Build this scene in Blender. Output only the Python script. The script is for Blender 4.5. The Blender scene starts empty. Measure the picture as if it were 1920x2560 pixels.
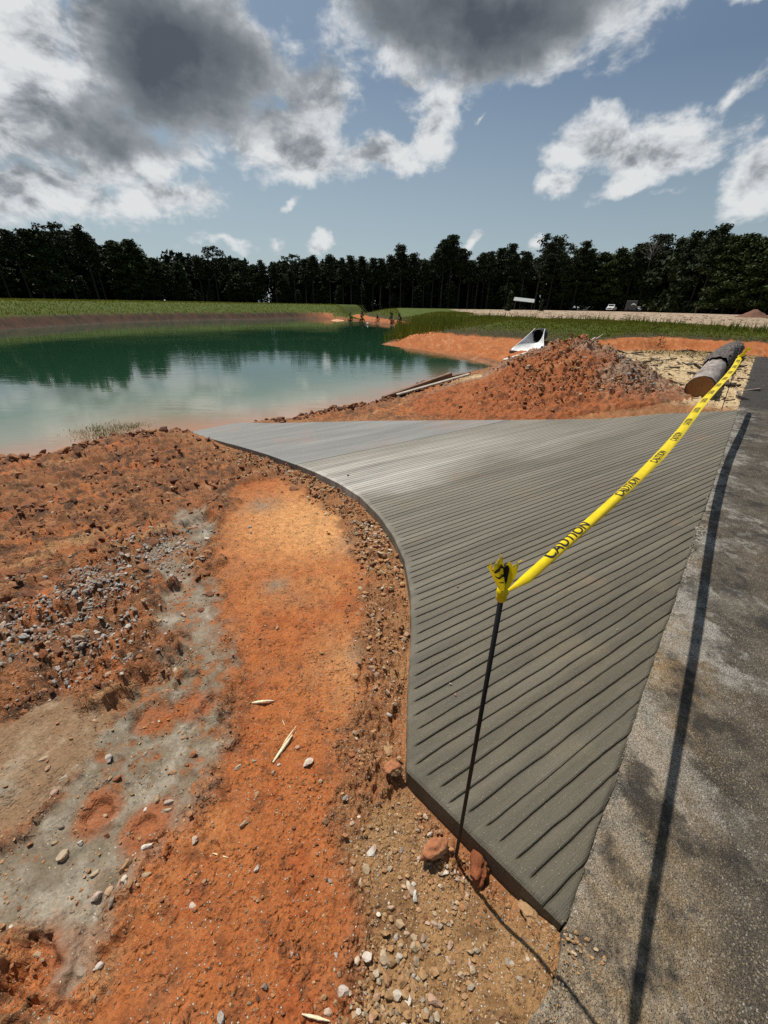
import bpy, bmesh, math, random
import numpy as np
from mathutils import Vector, Matrix, Euler

random.seed(7); rng = np.random.default_rng(11)
SC = bpy.context.scene
COL = SC.collection

# ------------------------------------------------------------------ camera
H = 1.6
PITCH, ROLL = math.radians(28.35), math.radians(1.0)
cam_d = bpy.data.cameras.new("camera")
cam = bpy.data.objects.new("camera", cam_d); COL.objects.link(cam)
c_, s_ = math.cos(PITCH), math.sin(PITCH)
Fw = Vector((0, c_, -s_)); Up = Vector((0, s_, c_)); Rt = Vector((1, 0, 0))
r_ = Rt * math.cos(ROLL) + Up * math.sin(ROLL)
u_ = Up * math.cos(ROLL) - Rt * math.sin(ROLL)
M = Matrix((r_, u_, -Fw)).transposed().to_4x4(); M.translation = Vector((0, 0, H))
cam.matrix_world = M
cam_d.sensor_fit = 'VERTICAL'; cam_d.sensor_height = 36.0
cam_d.lens = 36.0 * 962.0 / 2560.0
cam_d.clip_start = 0.01; cam_d.clip_end = 3000
SC.camera = cam

# ------------------------------------------------------------------ colour management
SC.view_settings.view_transform = 'Standard'; SC.view_settings.look = 'None'
SC.view_settings.gamma = 1.0; SC.view_settings.use_curve_mapping = False
SC.view_settings.exposure = 0.14
SC.render.engine = 'CYCLES'
SC.cycles.max_bounces = 6; SC.cycles.diffuse_bounces = 2; SC.cycles.glossy_bounces = 3
SC.cycles.transparent_max_bounces = 8
SC.cycles.use_denoising = False

# ------------------------------------------------------------------ sun
SUN_AZ, SUN_EL = math.radians(-40.0), math.radians(62.6)     # azimuth from +Y towards +X
sd = Vector((math.sin(SUN_AZ) * math.cos(SUN_EL), math.cos(SUN_AZ) * math.cos(SUN_EL), math.sin(SUN_EL)))
sun_d = bpy.data.lights.new("sun", 'SUN'); sun_d.energy = 5.0; sun_d.angle = math.radians(0.5)
sun_d.color = (1.0, 0.955, 0.88)
sun = bpy.data.objects.new("sun", sun_d); COL.objects.link(sun)
sun.rotation_euler = (-sd).to_track_quat('-Z', 'Y').to_euler(); sun.location = (0, 0, 60)


# ------------------------------------------------------------------ node helper
class NT:
    def __init__(self, tree):
        self.t = tree; self.n = tree.nodes; self.l = tree.links
    def put(self, inp, v):
        if v is None: return
        if isinstance(v, bpy.types.NodeSocket): self.l.new(v, inp)
        elif isinstance(v, (tuple, list)):
            if inp.type == 'RGBA' and len(v) == 3: v = (*v, 1.0)
            inp.default_value = v
        else: inp.default_value = v
    def add(self, typ, ins=None, **props):
        nd = self.n.new(typ)
        for k, v in props.items(): setattr(nd, k, v)
        for k, v in (ins or {}).items(): self.put(nd.inputs[k], v)
        return nd
    def math(self, op, a, b=None, c=None, clamp=False):
        nd = self.n.new('ShaderNodeMath'); nd.operation = op; nd.use_clamp = clamp
        for i, v in enumerate((a, b, c)): self.put(nd.inputs[i], v)
        return nd.outputs[0]
    def mix(self, f, a, b, mode='MIX'):
        nd = self.n.new('ShaderNodeMix'); nd.data_type = 'RGBA'; nd.blend_type = mode
        self.put(nd.inputs[0], f); self.put(nd.inputs[6], a); self.put(nd.inputs[7], b)
        return nd.outputs[2]
    def ramp(self, v, stops):
        nd = self.n.new('ShaderNodeValToRGB'); cr = nd.color_ramp
        while len(cr.elements) < len(stops): cr.elements.new(0.5)
        for e, (p, col) in zip(cr.elements, stops):
            e.position = p; e.color = (*col, 1) if len(col) == 3 else col
        self.put(nd.inputs[0], v); return nd.outputs[0]
    def rng(self, v, a, b, c=0.0, d=1.0, smooth=False):
        nd = self.n.new('ShaderNodeMapRange'); nd.clamp = True
        if smooth: nd.interpolation_type = 'SMOOTHSTEP'
        for i, x in enumerate((v, a, b, c, d)): self.put(nd.inputs[i], x)
        return nd.outputs[0]
    def noise(self, vec, scale, detail=4, rough=0.55, dist=0.0, out=0):
        nd = self.add('ShaderNodeTexNoise', {'Vector': vec, 'Scale': scale, 'Detail': detail, 'Roughness': rough, 'Distortion': dist})
        return nd.outputs[out]


# ------------------------------------------------------------------ world: sky and clouds
world = bpy.data.worlds.new("World"); SC.world = world; world.use_nodes = True
W_ = NT(world.node_tree); W_.n.clear()
out = W_.add('ShaderNodeOutputWorld'); bg = W_.add('ShaderNodeBackground')
W_.l.new(bg.outputs[0], out.inputs[0])
SKY_STRENGTH = 0.052
bg.inputs[1].default_value = SKY_STRENGTH
sky = W_.add('ShaderNodeTexSky', sky_type='NISHITA')
sky.sun_disc = False; sky.sun_elevation = SUN_EL; sky.sun_rotation = SUN_AZ
sky.air_density = 1.15; sky.dust_density = .4; sky.ozone_density = 3.5
tc = W_.add('ShaderNodeTexCoord'); dirv = tc.outputs['Generated']
sep = W_.add('ShaderNodeSeparateXYZ', {0: dirv})
# soft bank of cloud shapes: centre direction, angular half sizes, weight, darkness, roll
BLOBS = [
 ((-0.346,0.873,0.344),0.20,0.105,1.25,1.0,0), ((-0.534,0.805,0.260),0.19,0.095,1.1,.20,0),
 ((-0.535,0.775,0.345),0.13,0.085,1.0,-1.0,0), ((-0.460,0.854,0.236),0.15,0.050,.95,.45,0),
 ((-0.591,0.791,0.157),0.16,0.055,.95,.22,0), ((-0.419,0.891,0.168),0.11,0.042,.8,.1,0),
 ((-0.138,0.935,0.318),0.08,0.065,.95,0.15,0), ((-0.190,0.950,0.255),0.15,0.055,.95,.22,0),
 ((-0.035,0.967,0.247),0.13,0.036,.85,0.05,0), ((0.027,0.972,0.233),0.06,0.024,.7,-.1,0),
 ((0.075,0.952,0.290),0.055,0.085,.85,-.15,-25), ((0.150,0.905,0.400),0.24,0.080,1.25,1.0,0),
 ((0.000,0.911,0.411),0.12,0.050,.9,.2,0), ((0.361,0.895,0.257),0.085,0.046,.85,.1,0),
 ((0.446,0.863,0.236),0.13,0.046,.95,.22,0), ((0.316,0.925,0.205),0.05,0.028,.75,.0,0),
 ((0.423,0.884,0.196),0.07,0.024,.75,0,20), ((0.523,0.806,0.278),0.09,0.018,.5,-.2,32),
 ((0.581,0.791,0.185),0.05,0.055,.9,.2,0), ((-0.230,0.967,0.109),0.03,0.020,.62,0,30),
 ((-0.137,0.985,0.107),0.03,0.020,.6,0,20), ((0.173,0.977,0.123),0.04,0.014,.62,0,28),
 ((-0.190,0.966,0.177),0.035,0.012,.55,0,35), ((0.174,0.940,0.293),0.018,0.010,.5,0,45),
 ((0.499,0.848,0.174),0.04,0.011,.5,0,5), ((0.300,0.948,0.108),0.03,0.013,.55,0,25),
 ((-0.335,0.935,0.105),0.10,0.014,.45,0,0), ((0.495,0.788,0.372),0.05,0.012,.5,0,0),
]
zd = sep.outputs[2]
warp = W_.add('ShaderNodeTexNoise', {'Vector': dirv, 'Scale': 7.0, 'Detail': 5, 'Roughness': .6})
wv = W_.add('ShaderNodeVectorMath', {0: warp.outputs[1], 1: (.5, .5, .5)}, operation='SUBTRACT')
wv = W_.add('ShaderNodeVectorMath', {0: wv.outputs[0], 3: 0.11}, operation='SCALE')
wdir = W_.add('ShaderNodeVectorMath', {0: dirv, 1: wv.outputs[0]}, operation='ADD').outputs[0]
dens = None; dark = None
for (cx, cy, cz), rx, ry, wt, dk, rot in BLOBS:
    cv = Vector((cx, cy, cz)).normalized()
    t1 = Vector((cv.y, -cv.x, 0)).normalized(); t2 = t1.cross(cv) * 1.0
    if t2.z < 0: t2 = -t2
    a = math.radians(rot)
    e1 = t1 * math.cos(a) + t2 * math.sin(a); e2 = t2 * math.cos(a) - t1 * math.sin(a)
    rm = Matrix((e1, e2, e1.cross(e2))).transposed()
    mp = W_.add('ShaderNodeMapping', {'Vector': wdir, 'Location': tuple(cv), 'Rotation': tuple(rm.to_euler('XYZ')), 'Scale': (rx * 1.36, ry * 1.36, .9)}, vector_type='TEXTURE')
    g = W_.add('ShaderNodeTexGradient', {'Vector': mp.outputs[0]}, gradient_type='SPHERICAL').outputs[1]
    dens = W_.math('MULTIPLY', g, wt) if dens is None else W_.math('SMOOTH_MAX', dens, W_.math('MULTIPLY', g, wt), .12)
    if dk: dark = W_.math('MULTIPLY', g, dk * wt) if dark is None else W_.math('MULTIPLY_ADD', g, dk * wt, dark)
# scattered cumulus elsewhere in the sky (out of the blobs' part)
flat = W_.add('ShaderNodeVectorMath', {0: dirv, 1: (1, 1, 1.7)}, operation='MULTIPLY').outputs[0]
away = W_.rng(sep.outputs[1], .45, -.1)
high = W_.rng(zd, .45, .7)
gen = W_.noise(flat, 2.2, 3, .5)
gen = W_.math('MULTIPLY', W_.rng(gen, .56, .76), W_.math('MAXIMUM', away, high))
dens = W_.math('MAXIMUM', dens, gen)
n1 = W_.noise(flat, 12.0, 10, .60, .3)
n2 = W_.noise(flat, 34.0, 6, .6)
puff = W_.math('ADD', W_.math('MULTIPLY', W_.math('SUBTRACT', n1, .5), 1.15), W_.math('MULTIPLY', W_.math('SUBTRACT', n2, .5), .36))
D = W_.math('ADD', dens, W_.math('MULTIPLY', puff, W_.rng(dens, .0, .22, .15, 1.0)))
alpha = W_.rng(D, .18, .56, 0, 1, True)
# light: thin edges glow, thick parts go grey; shade from the sample shifted towards the sun
shift = W_.add('ShaderNodeVectorMath', {0: flat, 1: tuple(Vector((sd.x, sd.y, sd.z * 1.7)) * .035)}, operation='ADD').outputs[0]
n1s = W_.noise(shift, 12.0, 10, .60, .3)
relief = W_.math('SUBTRACT', n1, n1s)
thick = W_.rng(D, .34, 1.0)
shade = W_.math('ADD', W_.math('MULTIPLY', thick, .36), W_.math('MULTIPLY', W_.math('SUBTRACT', dark, .14), W_.rng(W_.noise(flat, 4.5, 4, .55), .3, .7, .50, .86)))
shade = W_.math('ADD', shade, W_.math('MULTIPLY', relief, W_.rng(dark, .25, .7, -1.8, -.5)))
shade = W_.math('ADD', shade, W_.math('MULTIPLY', W_.math('SUBTRACT', n1, .5), -.25), clamp=True)
ccol = W_.ramp(shade, [(0.0, (.80, .82, .83)), (.20, (.62, .65, .68)), (.40, (.36, .39, .42)), (.66, (.185, .21, .235)), (1.0, (.098, .112, .138))])
ccol = W_.mix(1.0, ccol, (16, 16, 16), 'MULTIPLY')
ccol.node.clamp_result = False
# hazy sky: Nishita toned by the thin high veil in the photograph
veil = W_.rng(zd, .0, .34, .72, .0)
sdot = W_.add('ShaderNodeVectorMath', {0: dirv, 1: tuple(sd)}, operation='DOT_PRODUCT').outputs['Value']
leftness = W_.rng(sdot, .25, .95, 0, .42)        # brighter haze round the sun
skyc = W_.mix(W_.math('ADD', veil, leftness), sky.outputs[0], (8.0, 9.7, 10.4))
final = W_.mix(alpha, skyc, ccol)
W_.l.new(final, bg.inputs[0])
world.cycles.sampling_method = 'MANUAL'; world.cycles.sample_map_resolution = 512


# ------------------------------------------------------------------ numpy noise
_G = rng.random((256, 256)) * 2 * np.pi
_GX, _GY = np.cos(_G), np.sin(_G)
def pnoise(x, y):
    xi = np.floor(x).astype(np.int64); yi = np.floor(y).astype(np.int64)
    xf = x - xi; yf = y - yi
    u = xf * xf * xf * (xf * (xf * 6 - 15) + 10); v = yf * yf * yf * (yf * (yf * 6 - 15) + 10)
    x0, x1, y0, y1 = xi & 255, (xi + 1) & 255, yi & 255, (yi + 1) & 255
    a = _GX[x0, y0] * xf + _GY[x0, y0] * yf
    b = _GX[x1, y0] * (xf - 1) + _GY[x1, y0] * yf
    c = _GX[x0, y1] * xf + _GY[x0, y1] * (yf - 1)
    d = _GX[x1, y1] * (xf - 1) + _GY[x1, y1] * (yf - 1)
    return (a + u * (b - a) + v * ((c + u * (d - c)) - (a + u * (b - a)))) * 1.5
def fbm(x, y, sc, oct=4, gain=.5, ox=0., ridge=False):
    r = 0; amp = 1.0; tot = 0
    ca, sa = .8, .6
    x = x * sc + ox; y = y * sc + ox * .7
    for i in range(oct):
        v = pnoise(x, y)
        if ridge: v = 1 - 2 * np.abs(v)
        r = r + v * amp; tot += amp; amp *= gain
        x, y = (x * ca - y * sa) * 2.03 + 5.1, (x * sa + y * ca) * 2.03 + 1.7
    return r / tot
def ss(x, a, b):
    t = np.clip((x - a) / (b - a), 0, 1); return t * t * (3 - 2 * t)
def sdf(x, y, poly):
    P = np.array(poly); d2 = np.full(x.shape, 1e18); ins = np.zeros(x.shape, bool)
    n = len(P)
    for i in range(n):
        ax, ay = P[i - 1]; bx, by = P[i]
        ex, ey = bx - ax, by - ay; wx, wy = x - ax, y - ay
        t = np.clip((wx * ex + wy * ey) / (ex * ex + ey * ey + 1e-12), 0, 1)
        dx, dy = wx - ex * t, wy - ey * t
        d2 = np.minimum(d2, dx * dx + dy * dy)
        cond = ((ay > y) != (by > y))
        with np.errstate(divide='ignore', invalid='ignore'):
            ins ^= cond & (x < (bx - ax) * (y - ay) / (by - ay + 1e-15) + ax)
    d = np.sqrt(d2); return np.where(ins, -d, d)
def bump_at(x, y, cx, cy, r): return np.exp(-((x - cx) ** 2 + (y - cy) ** 2) / (r * r))

# ------------------------------------------------------------------ site plan (metres, camera over the origin, +Y ahead)
WL = -0.85
RA = np.array([.5546, .418]); RD = np.array([.65994, .75132]); RN = np.array([-.75132, .65994])
SLOPE = .1
POND = [(-8.2,3.5),(-6.5,6.1),(-5.8,6.5),(-5.6,7.4),(-5.1,7.85),(-4.3,8.1),(-3.65,8.56),(-2.57,8.93),(-1.65,9.67),(-.31,11.07),(.43,12.3),(1.71,14.2),(3.2,16.6),(5.0,19.05),(3.96,22.3),(2.05,25.7),(-.43,29.0),(.3,33),(1.18,38.5),(1.6,47),(.88,55.3),(-4.4,69.1),(-12.4,78.9),(-15.5,80),(-18,76.5),(-19.9,70.5),(-27.6,63.2),(-32.8,52.4),(-33.3,36.3),(-34,20),(-32,0),(-26,-9),(-15,-8),(-10,-2)]
RBANK = [(.6,55),(2.2,47),(1.9,38.5),(1.0,33),(.3,29.3),(2.7,26.1),(4.6,22.8),(5.5,19.8),(6.1,17.7),(7.5,16.5),(10.2,18.1),(13.2,18.9),(15.3,17.0),(20,8),(60,-10),(200,-20),(200,200),(0,200),(-8,90),(-3.5,69.5)]
LOT = [(9.5,48),(10.9,39),(12.3,35.3),(17.1,34.2),(19.5,28.4),(20,22.9),(28,14),(60,-5),(125,40),(112,118),(88,142),(55,145),(16,110)]
SLAB = [(.5546,.418),(.11,.88),(.13,1.21),(.18,1.75),(.19,2.07),(.17,2.48),(.09,2.89),(-.04,3.32),(-.27,3.87),(-.55,4.32),(-.93,4.81),(-1.29,5.23),(-1.87,5.84),(-2.56,6.5),(-3.35,7.2),(-4.35,8.03),(-5.2,8.75),(-4.7,9.7),(-3.4,8.75),(-2.39,8.45),(-.55,8.14),(1.48,7.64),(2.58,7.36),(3.99,7.03),(5.11,7.2),(6.45,7.13)]
COMPACT = [(-1.93,4.68),(-1.48,5.01),(-1.0,4.34),(-.46,3.47),(-.18,2.67),(-.16,2.13),(-.12,1.66),(-.15,1.27),(-.16,.98),(-.14,.79),(-.08,.65),(-.06,.54),(-.03,.44),(-.07,.36),(-.06,.1),(-.78,.1),(-.82,.37),(-.85,.47),(-.81,.6),(-.74,.72),(-.71,.86),(-.72,1.04),(-.74,1.24),(-.86,1.6),(-1.07,1.92),(-1.25,2.29),(-1.47,2.78),(-1.62,3.32)]
MUD = [(-2.44,3.96),(-2.14,4.04),(-1.74,3.52),(-1.67,3.16),(-1.75,2.9),(-1.64,2.6),(-1.33,2.46),(-1.14,2.1),(-.93,1.84),(-.86,1.57),(-.86,1.4),(-.8,1.22),(-.72,1.04),(-.72,.9),(-.75,.75),(-.82,.66),(-.86,.58),(-.89,.51),(-.87,.43),(-.86,.37),(-.92,.35),(-.99,.39),(-1.1,.45),(-1.2,.41),(-1.58,.39),(-1.97,.7),(-1.47,.69),(-1.38,.77),(-1.4,.88),(-1.34,1.05),(-1.41,1.24),(-1.37,1.42),(-1.33,1.59),(-1.33,1.79),(-1.6,2.08),(-1.66,2.37),(-2.16,2.83),(-2.18,3.29)]
TAN = [(-2.53,1.15),(-1.99,1.24),(-1.78,1.38),(-1.42,1.29),(-1.34,1.05),(-1.4,.86),(-1.43,.76),(-1.48,.71),(-1.97,.7)]
SANDY = [(-.02,.47),(-.06,.57),(-.1,.67),(-.01,.78),(.1,.83),(.15,.77),(.22,.61),(.49,.44),(.56,.40),(.38,.1),(-.04,.1)]
HOLES = [(-1.18,1.24,.11,.02),(-1.41,1.24,.08,.016),(-1.16,.8,.06,.02),(-1.37,1.34,.07,.02),(-1.08,.36,.10,.03),(-1.1,1.46,.08,.03),(-1.56,1.54,.14,.025),(-.93,.75,.05,.015),(-.62,.66,.03,.012),(-2.27,1.95,.2,.03),(-1.9,1.6,.16,.025),(-1.25,1.62,.1,.025),(-.9,1.3,.06,.02),(-2.0,3.6,.2,.06)]

def zones(x, y):
    """soil zones of the near ground as soft masks with ragged edges"""
    wx = fbm(x, y, 3.0, 4, .6, 3.3) * .10 + fbm(x, y, 17.0, 3, .6, 9.1) * .035
    wy = fbm(x, y, 3.0, 4, .6, 21.) * .10 + fbm(x, y, 17.0, 3, .6, 33.) * .035
    r = np.hypot(x, y); k = np.clip(r / 1.6, .35, 1.6)
    X, Y = x + wx * k, y + wy * k
    z = {}
    z['compact'] = ss(-sdf(X, Y, COMPACT) + fbm(x, y, 9., 3, .6, 81.) * .10, -.10, .10)
    z['mud'] = ss(-sdf(X, Y, MUD) + fbm(x, y, 7., 4, .6, 91.) * .14, -.05, .07)
    z['tan'] = ss(-sdf(X, Y, TAN), -.05, .05)
    z['sandy'] = ss(-sdf(X, Y, SANDY), -.06, .05)
    return z

def site(x, y, micro=True):
    """ground height and material masks at x, y (arrays)"""
    x = np.asarray(x, float); y = np.asarray(y, float)
    s = (x - RA[0]) * RD[0] + (y - RA[1]) * RD[1]
    d = (x - RA[0]) * RN[0] + (y - RA[1]) * RN[1]
    r = np.hypot(x, y)
    e = sdf(x, y, POND)
    t = -sdf(x, y, RBANK)
    sl = sdf(x, y, SLAB)
    dp = np.maximum(d, 0)
    za = -.11 - SLOPE * dp
    k = .05; q = (za - (WL + .07)) / k
    za = WL + .07 + k * np.logaddexp(0, np.clip(q, -60, 60))
    za = za + ss(s, .35, -.15) * ss(d, .16, .02) * .07
    zb = -.05 - .72 * ss(d, 4.6, 8.6)
    zn = za + (zb - za) * ss(s, 6.8, 9.5)
    far = ss(r, 15, 24) * np.where(x > -8, ss(d, 9.5, 13), 1)
    zfar = WL + 1.0 * ss(e, 0, 3.2) + 1.2 * ss(e, 2.4, 11)
    z0 = np.maximum(zn, -.75)
    zr = z0 + .42 * ss(t, 0, 1.5) + np.maximum(.75 - z0 - .42, 0) * ss(t, 1.0, 9)
    land = zn + (zfar - zn) * far
    land = np.where(t > 0, zr, land)
    land = np.where((t <= 0) & (t > -3) & (far > 0) & (e > 0), land * (1 - ss(t, -3, 0)) + z0 * ss(t, -3, 0), land)
    edge = ss(e, 0, .5 + .8 * far)
    land = WL + (np.maximum(land, WL + .04) - WL) * edge
    bed = WL - np.minimum(2.2, .10 * np.maximum(-e, 0)) - .015
    z = np.where(e > 0, land, bed)
    road = (d < .03) & (s < 21.6)
    m = dict(s=s, d=d, e=e, t=t, sl=sl, r=r, far=far, road=road)
    if micro:
        near = 1 - ss(r, 12, 30)
        zo = zones(x, y); m.update(zo)
        cm, md, tn, sn = zo['compact'], zo['mud'], zo['tan'], zo['sandy']
        md = md * (1 - .75 * cm); m['mud'] = md
        rough = np.clip(1 - np.maximum.reduce([cm, md, tn, sn]), 0, 1) * (d > 0)
        m['rough'] = rough
        gst = ss(sl, .75, .05) * ss(-sl, .02, 0.0) * (1 - cm) ; m['strip'] = gst
        chips = ss(s, 8.6, 9.6) * ss(d, 7.0, 5.6) * ss(t, .35, -.1) * (d > -.2); m['chips'] = chips
        big = fbm(x, y, 1.3, 4, .55, 2.)
        clod = np.abs(fbm(x, y, 6.5, 5, .62, 7.)); rid = fbm(x, y, 3.1, 5, .55, 5., True)
        fine = fbm(x, y, 42., 3, .6, 1.)
        left = ss(x, -.7, -1.3) * near
        # ruts run about parallel to the shore on the left
        a1 = s * .96 + d * .25
        rut = fbm(a1 * .35, d * 2.2, 1.6, 4, .55, 4.)
        h = rough * near * (clod * .13 + rut * .12 * left + big * .03 + fine * .026 + fbm(x, y, 21., 4, .6, 88.) * .028 + np.maximum(fbm(x, y, 13., 4, .65, 77.) - .08, 0) * .05)
        h = h + rough * near * ss(d, 4.5, 8.6) * (np.maximum(rid, 0) * .11 - .02) * ss(e, .05, .5) * (sl > .25)
        h = h + cm * (big * .014 + clod * .018 + fine * .006 + fbm(x, y, 19., 3, .6, 18.) * .008 + fbm(x, y, 120., 2, .6, 2.) * .0018)
        h = h + md * (fbm(x, y, 5., 4, .5, 8.) * .022 - np.maximum(0, np.abs(fbm(x, y, 9., 3, .5, 12.)) - .25) * .05 - .008 + fine * .003)
        h = h + tn * (big * .016 + fine * .006 + clod * .02) + sn * (clod * .016 + fine * .006)
        for hx, hy, hr, hd in HOLES:
            rr = np.hypot(x - hx, y - hy) + fbm(x, y, 14., 2, .5, hx) * hr * .35
            h = h - hd * ss(rr, hr, hr * .75) + hd * .55 * np.exp(-((rr - hr * 1.1) / (hr * .22)) ** 2)
        h = h * ss(sl, .0, .06) * ss(e, 0, .15)
        h = h + chips * (fbm(x, y, 5., 4, .6, 3.) * .035)
        # banks: gullied red clay face, tufty grass above
        bank = ss(t, -.4, .6) + ss(r, 20, 26) * (e > 0)
        fx = np.arctan2(x - 8, y) * 60
        h = h + np.clip(bank, 0, 1) * (e > .1) * (fbm(x, y, .9, 5, .55, 6.) * .10 + np.abs(fbm(x, y, 2.6, 4, .55, 16.)) * .10 * ss(t, 6, 1) * (t > -.3))
        h = h - ss(t, .05, .5) * ss(t, 2.6, 1.2) * np.abs(fbm(x * 1.5, y * .4, 1.1, 4, .5, 14.)) * .22 * (s > 12)
        lotm = ss(-sdf(x, y, LOT), -1.2, 1.2) * ss(r, 12, 20); m['lot'] = lotm
        h = h * (1 - .9 * lotm)
        z = z + np.where(e > 0, h, fbm(x, y, 2., 3) * .02)
        z = np.where((e > 0), np.maximum(z, WL + .012 * ss(e, 0, .1)), z)
    else:
        m['lot'] = ss(-sdf(x, y, LOT), -1.2, 1.2) * ss(r, 12, 20)
    # ground gives way to slab and road
    zs = -SLOPE * dp - .16
    z = np.where(sl < -.02, np.minimum(z, zs), z)
    z = np.where((d < 0) & (s < 21.5) & (d > -7.3) & (sl > -.02), np.minimum(z, -.055 * ss(d, 0, -.05) + .0), z)
    return z, m

def gz(x, y): return float(site(np.array([x]), np.array([y]))[0][0])

# ------------------------------------------------------------------ object helpers
def tag(o, label=None, cat=None, group=None, kind=None):
    if label: o['label'] = label
    if cat: o['category'] = cat
    if group: o['group'] = group
    if kind: o['kind'] = kind
    return o
def np_mesh(name, verts, faces, mat=None, smooth=False):
    """faces: (N,3) or (N,4) int array"""
    me = bpy.data.meshes.new(name); faces = np.asarray(faces); verts = np.asarray(verts, float)
    nf, k = faces.shape
    me.vertices.add(len(verts)); me.vertices.foreach_set('co', verts.astype(np.float32).ravel())
    me.loops.add(nf * k); me.loops.foreach_set('vertex_index', faces.astype(np.int32).ravel())
    me.polygons.add(nf); me.polygons.foreach_set('loop_start', np.arange(0, nf * k, k, dtype=np.int32))
    me.polygons.foreach_set('loop_total', np.full(nf, k, dtype=np.int32))
    me.polygons.foreach_set('use_smooth', np.full(nf, smooth, dtype=bool))
    me.update(calc_edges=True)
    if mat: me.materials.append(mat)
    return me
def vcol(me, name, arr):
    a = me.color_attributes.new(name, 'FLOAT_COLOR', 'POINT')
    a.data.foreach_set('color', np.concatenate([arr, np.ones((len(arr), 1))], 1).astype(np.float32).ravel())
def link(name, me, parent=None, loc=None):
    o = bpy.data.objects.new(name, me); COL.objects.link(o)
    if parent: o.parent = parent
    if loc is not None: o.location = loc
    return o
def empty(name, loc, rz=0.0):
    o = bpy.data.objects.new(name, None); COL.objects.link(o)
    o.location = loc; o.rotation_euler = (0, 0, rz); o.empty_display_size = .2
    return o
def bm_obj(name, bm, mat, parent=None, smooth=False):
    me = bpy.data.meshes.new(name); bm.to_mesh(me); bm.free()
    if mat: me.materials.append(mat)
    if smooth:
        for p in me.polygons: p.use_smooth = True
    return link(name, me, parent)
def box(bm, size, loc=(0, 0, 0), rot=(0, 0, 0), bevel=0.0):
    r = bmesh.ops.create_cube(bm, size=1.0)
    vs = r['verts']
    bmesh.ops.scale(bm, vec=size, verts=vs)
    if bevel:
        es = {e for v in vs for e in v.link_edges}
        rb = bmesh.ops.bevel(bm, geom=list(es), offset=bevel, segments=1, affect='EDGES')
        vs = list({v for f in rb['faces'] for v in f.verts} | {v for v in vs if v.is_valid})
    bmesh.ops.rotate(bm, cent=(0, 0, 0), matrix=Euler(rot).to_matrix(), verts=vs)
    bmesh.ops.translate(bm, vec=loc, verts=vs)
    return vs
def tube(bm, pts, rads, seg=8, cap=True):
    rings = []
    for i, p in enumerate(pts):
        p = Vector(p); a = Vector(pts[max(i - 1, 0)]); b = Vector(pts[min(i + 1, len(pts) - 1)])
        tdir = (b - a).normalized()
        ref = Vector((0, 0, 1)) if abs(tdir.z) < .9 else Vector((1, 0, 0))
        n1 = tdir.cross(ref).normalized(); n2 = tdir.cross(n1)
        rings.append([bm.verts.new(p + (n1 * math.cos(2 * math.pi * k / seg) + n2 * math.sin(2 * math.pi * k / seg)) * rads[i]) for k in range(seg)])
    for i in range(len(rings) - 1):
        for k in range(seg):
            bm.faces.new((rings[i][k], rings[i][(k + 1) % seg], rings[i + 1][(k + 1) % seg], rings[i + 1][k]))
    if cap:
        bm.faces.new(rings[0][::-1]); bm.faces.new(rings[-1])
    return rings

def mat_new(name):
    m = bpy.data.materials.new(name); m.use_nodes = True
    nt = NT(m.node_tree); nt.n.clear()
    o = nt.add('ShaderNodeOutputMaterial'); b = nt.add('ShaderNodeBsdfPrincipled')
    nt.l.new(b.outputs[0], o.inputs[0]); nt.bsdf = b; nt.out = o
    return m, nt
def bump(nt, height, dist=.01, strength=1.0):
    b = nt.add('ShaderNodeBump', {'Height': height, 'Distance': dist, 'Strength': strength})
    nt.l.new(b.outputs[0], nt.bsdf.inputs['Normal']); return b
def simple(name, col, rough=.7, metal=0.0, var=.15, scale=12.0, bmp=0.0, spec=.5):
    m, nt = mat_new(name)
    o = nt.add('ShaderNodeTexCoord').outputs['Object']
    n = nt.noise(o, scale, 5, .6)
    f = nt.rng(n, .3, .7, 1 - var, 1 + var)
    cc = nt.mix(1.0, col, nt.add('ShaderNodeCombineColor', {0: f, 1: f, 2: f}).outputs[0], 'MULTIPLY')
    nt.put(nt.bsdf.inputs['Base Color'], cc); nt.bsdf.inputs['Roughness'].default_value = rough
    nt.bsdf.inputs['Metallic'].default_value = metal; nt.bsdf.inputs['Specular IOR Level'].default_value = spec
    if bmp: bump(nt, n, bmp)
    return m

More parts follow.
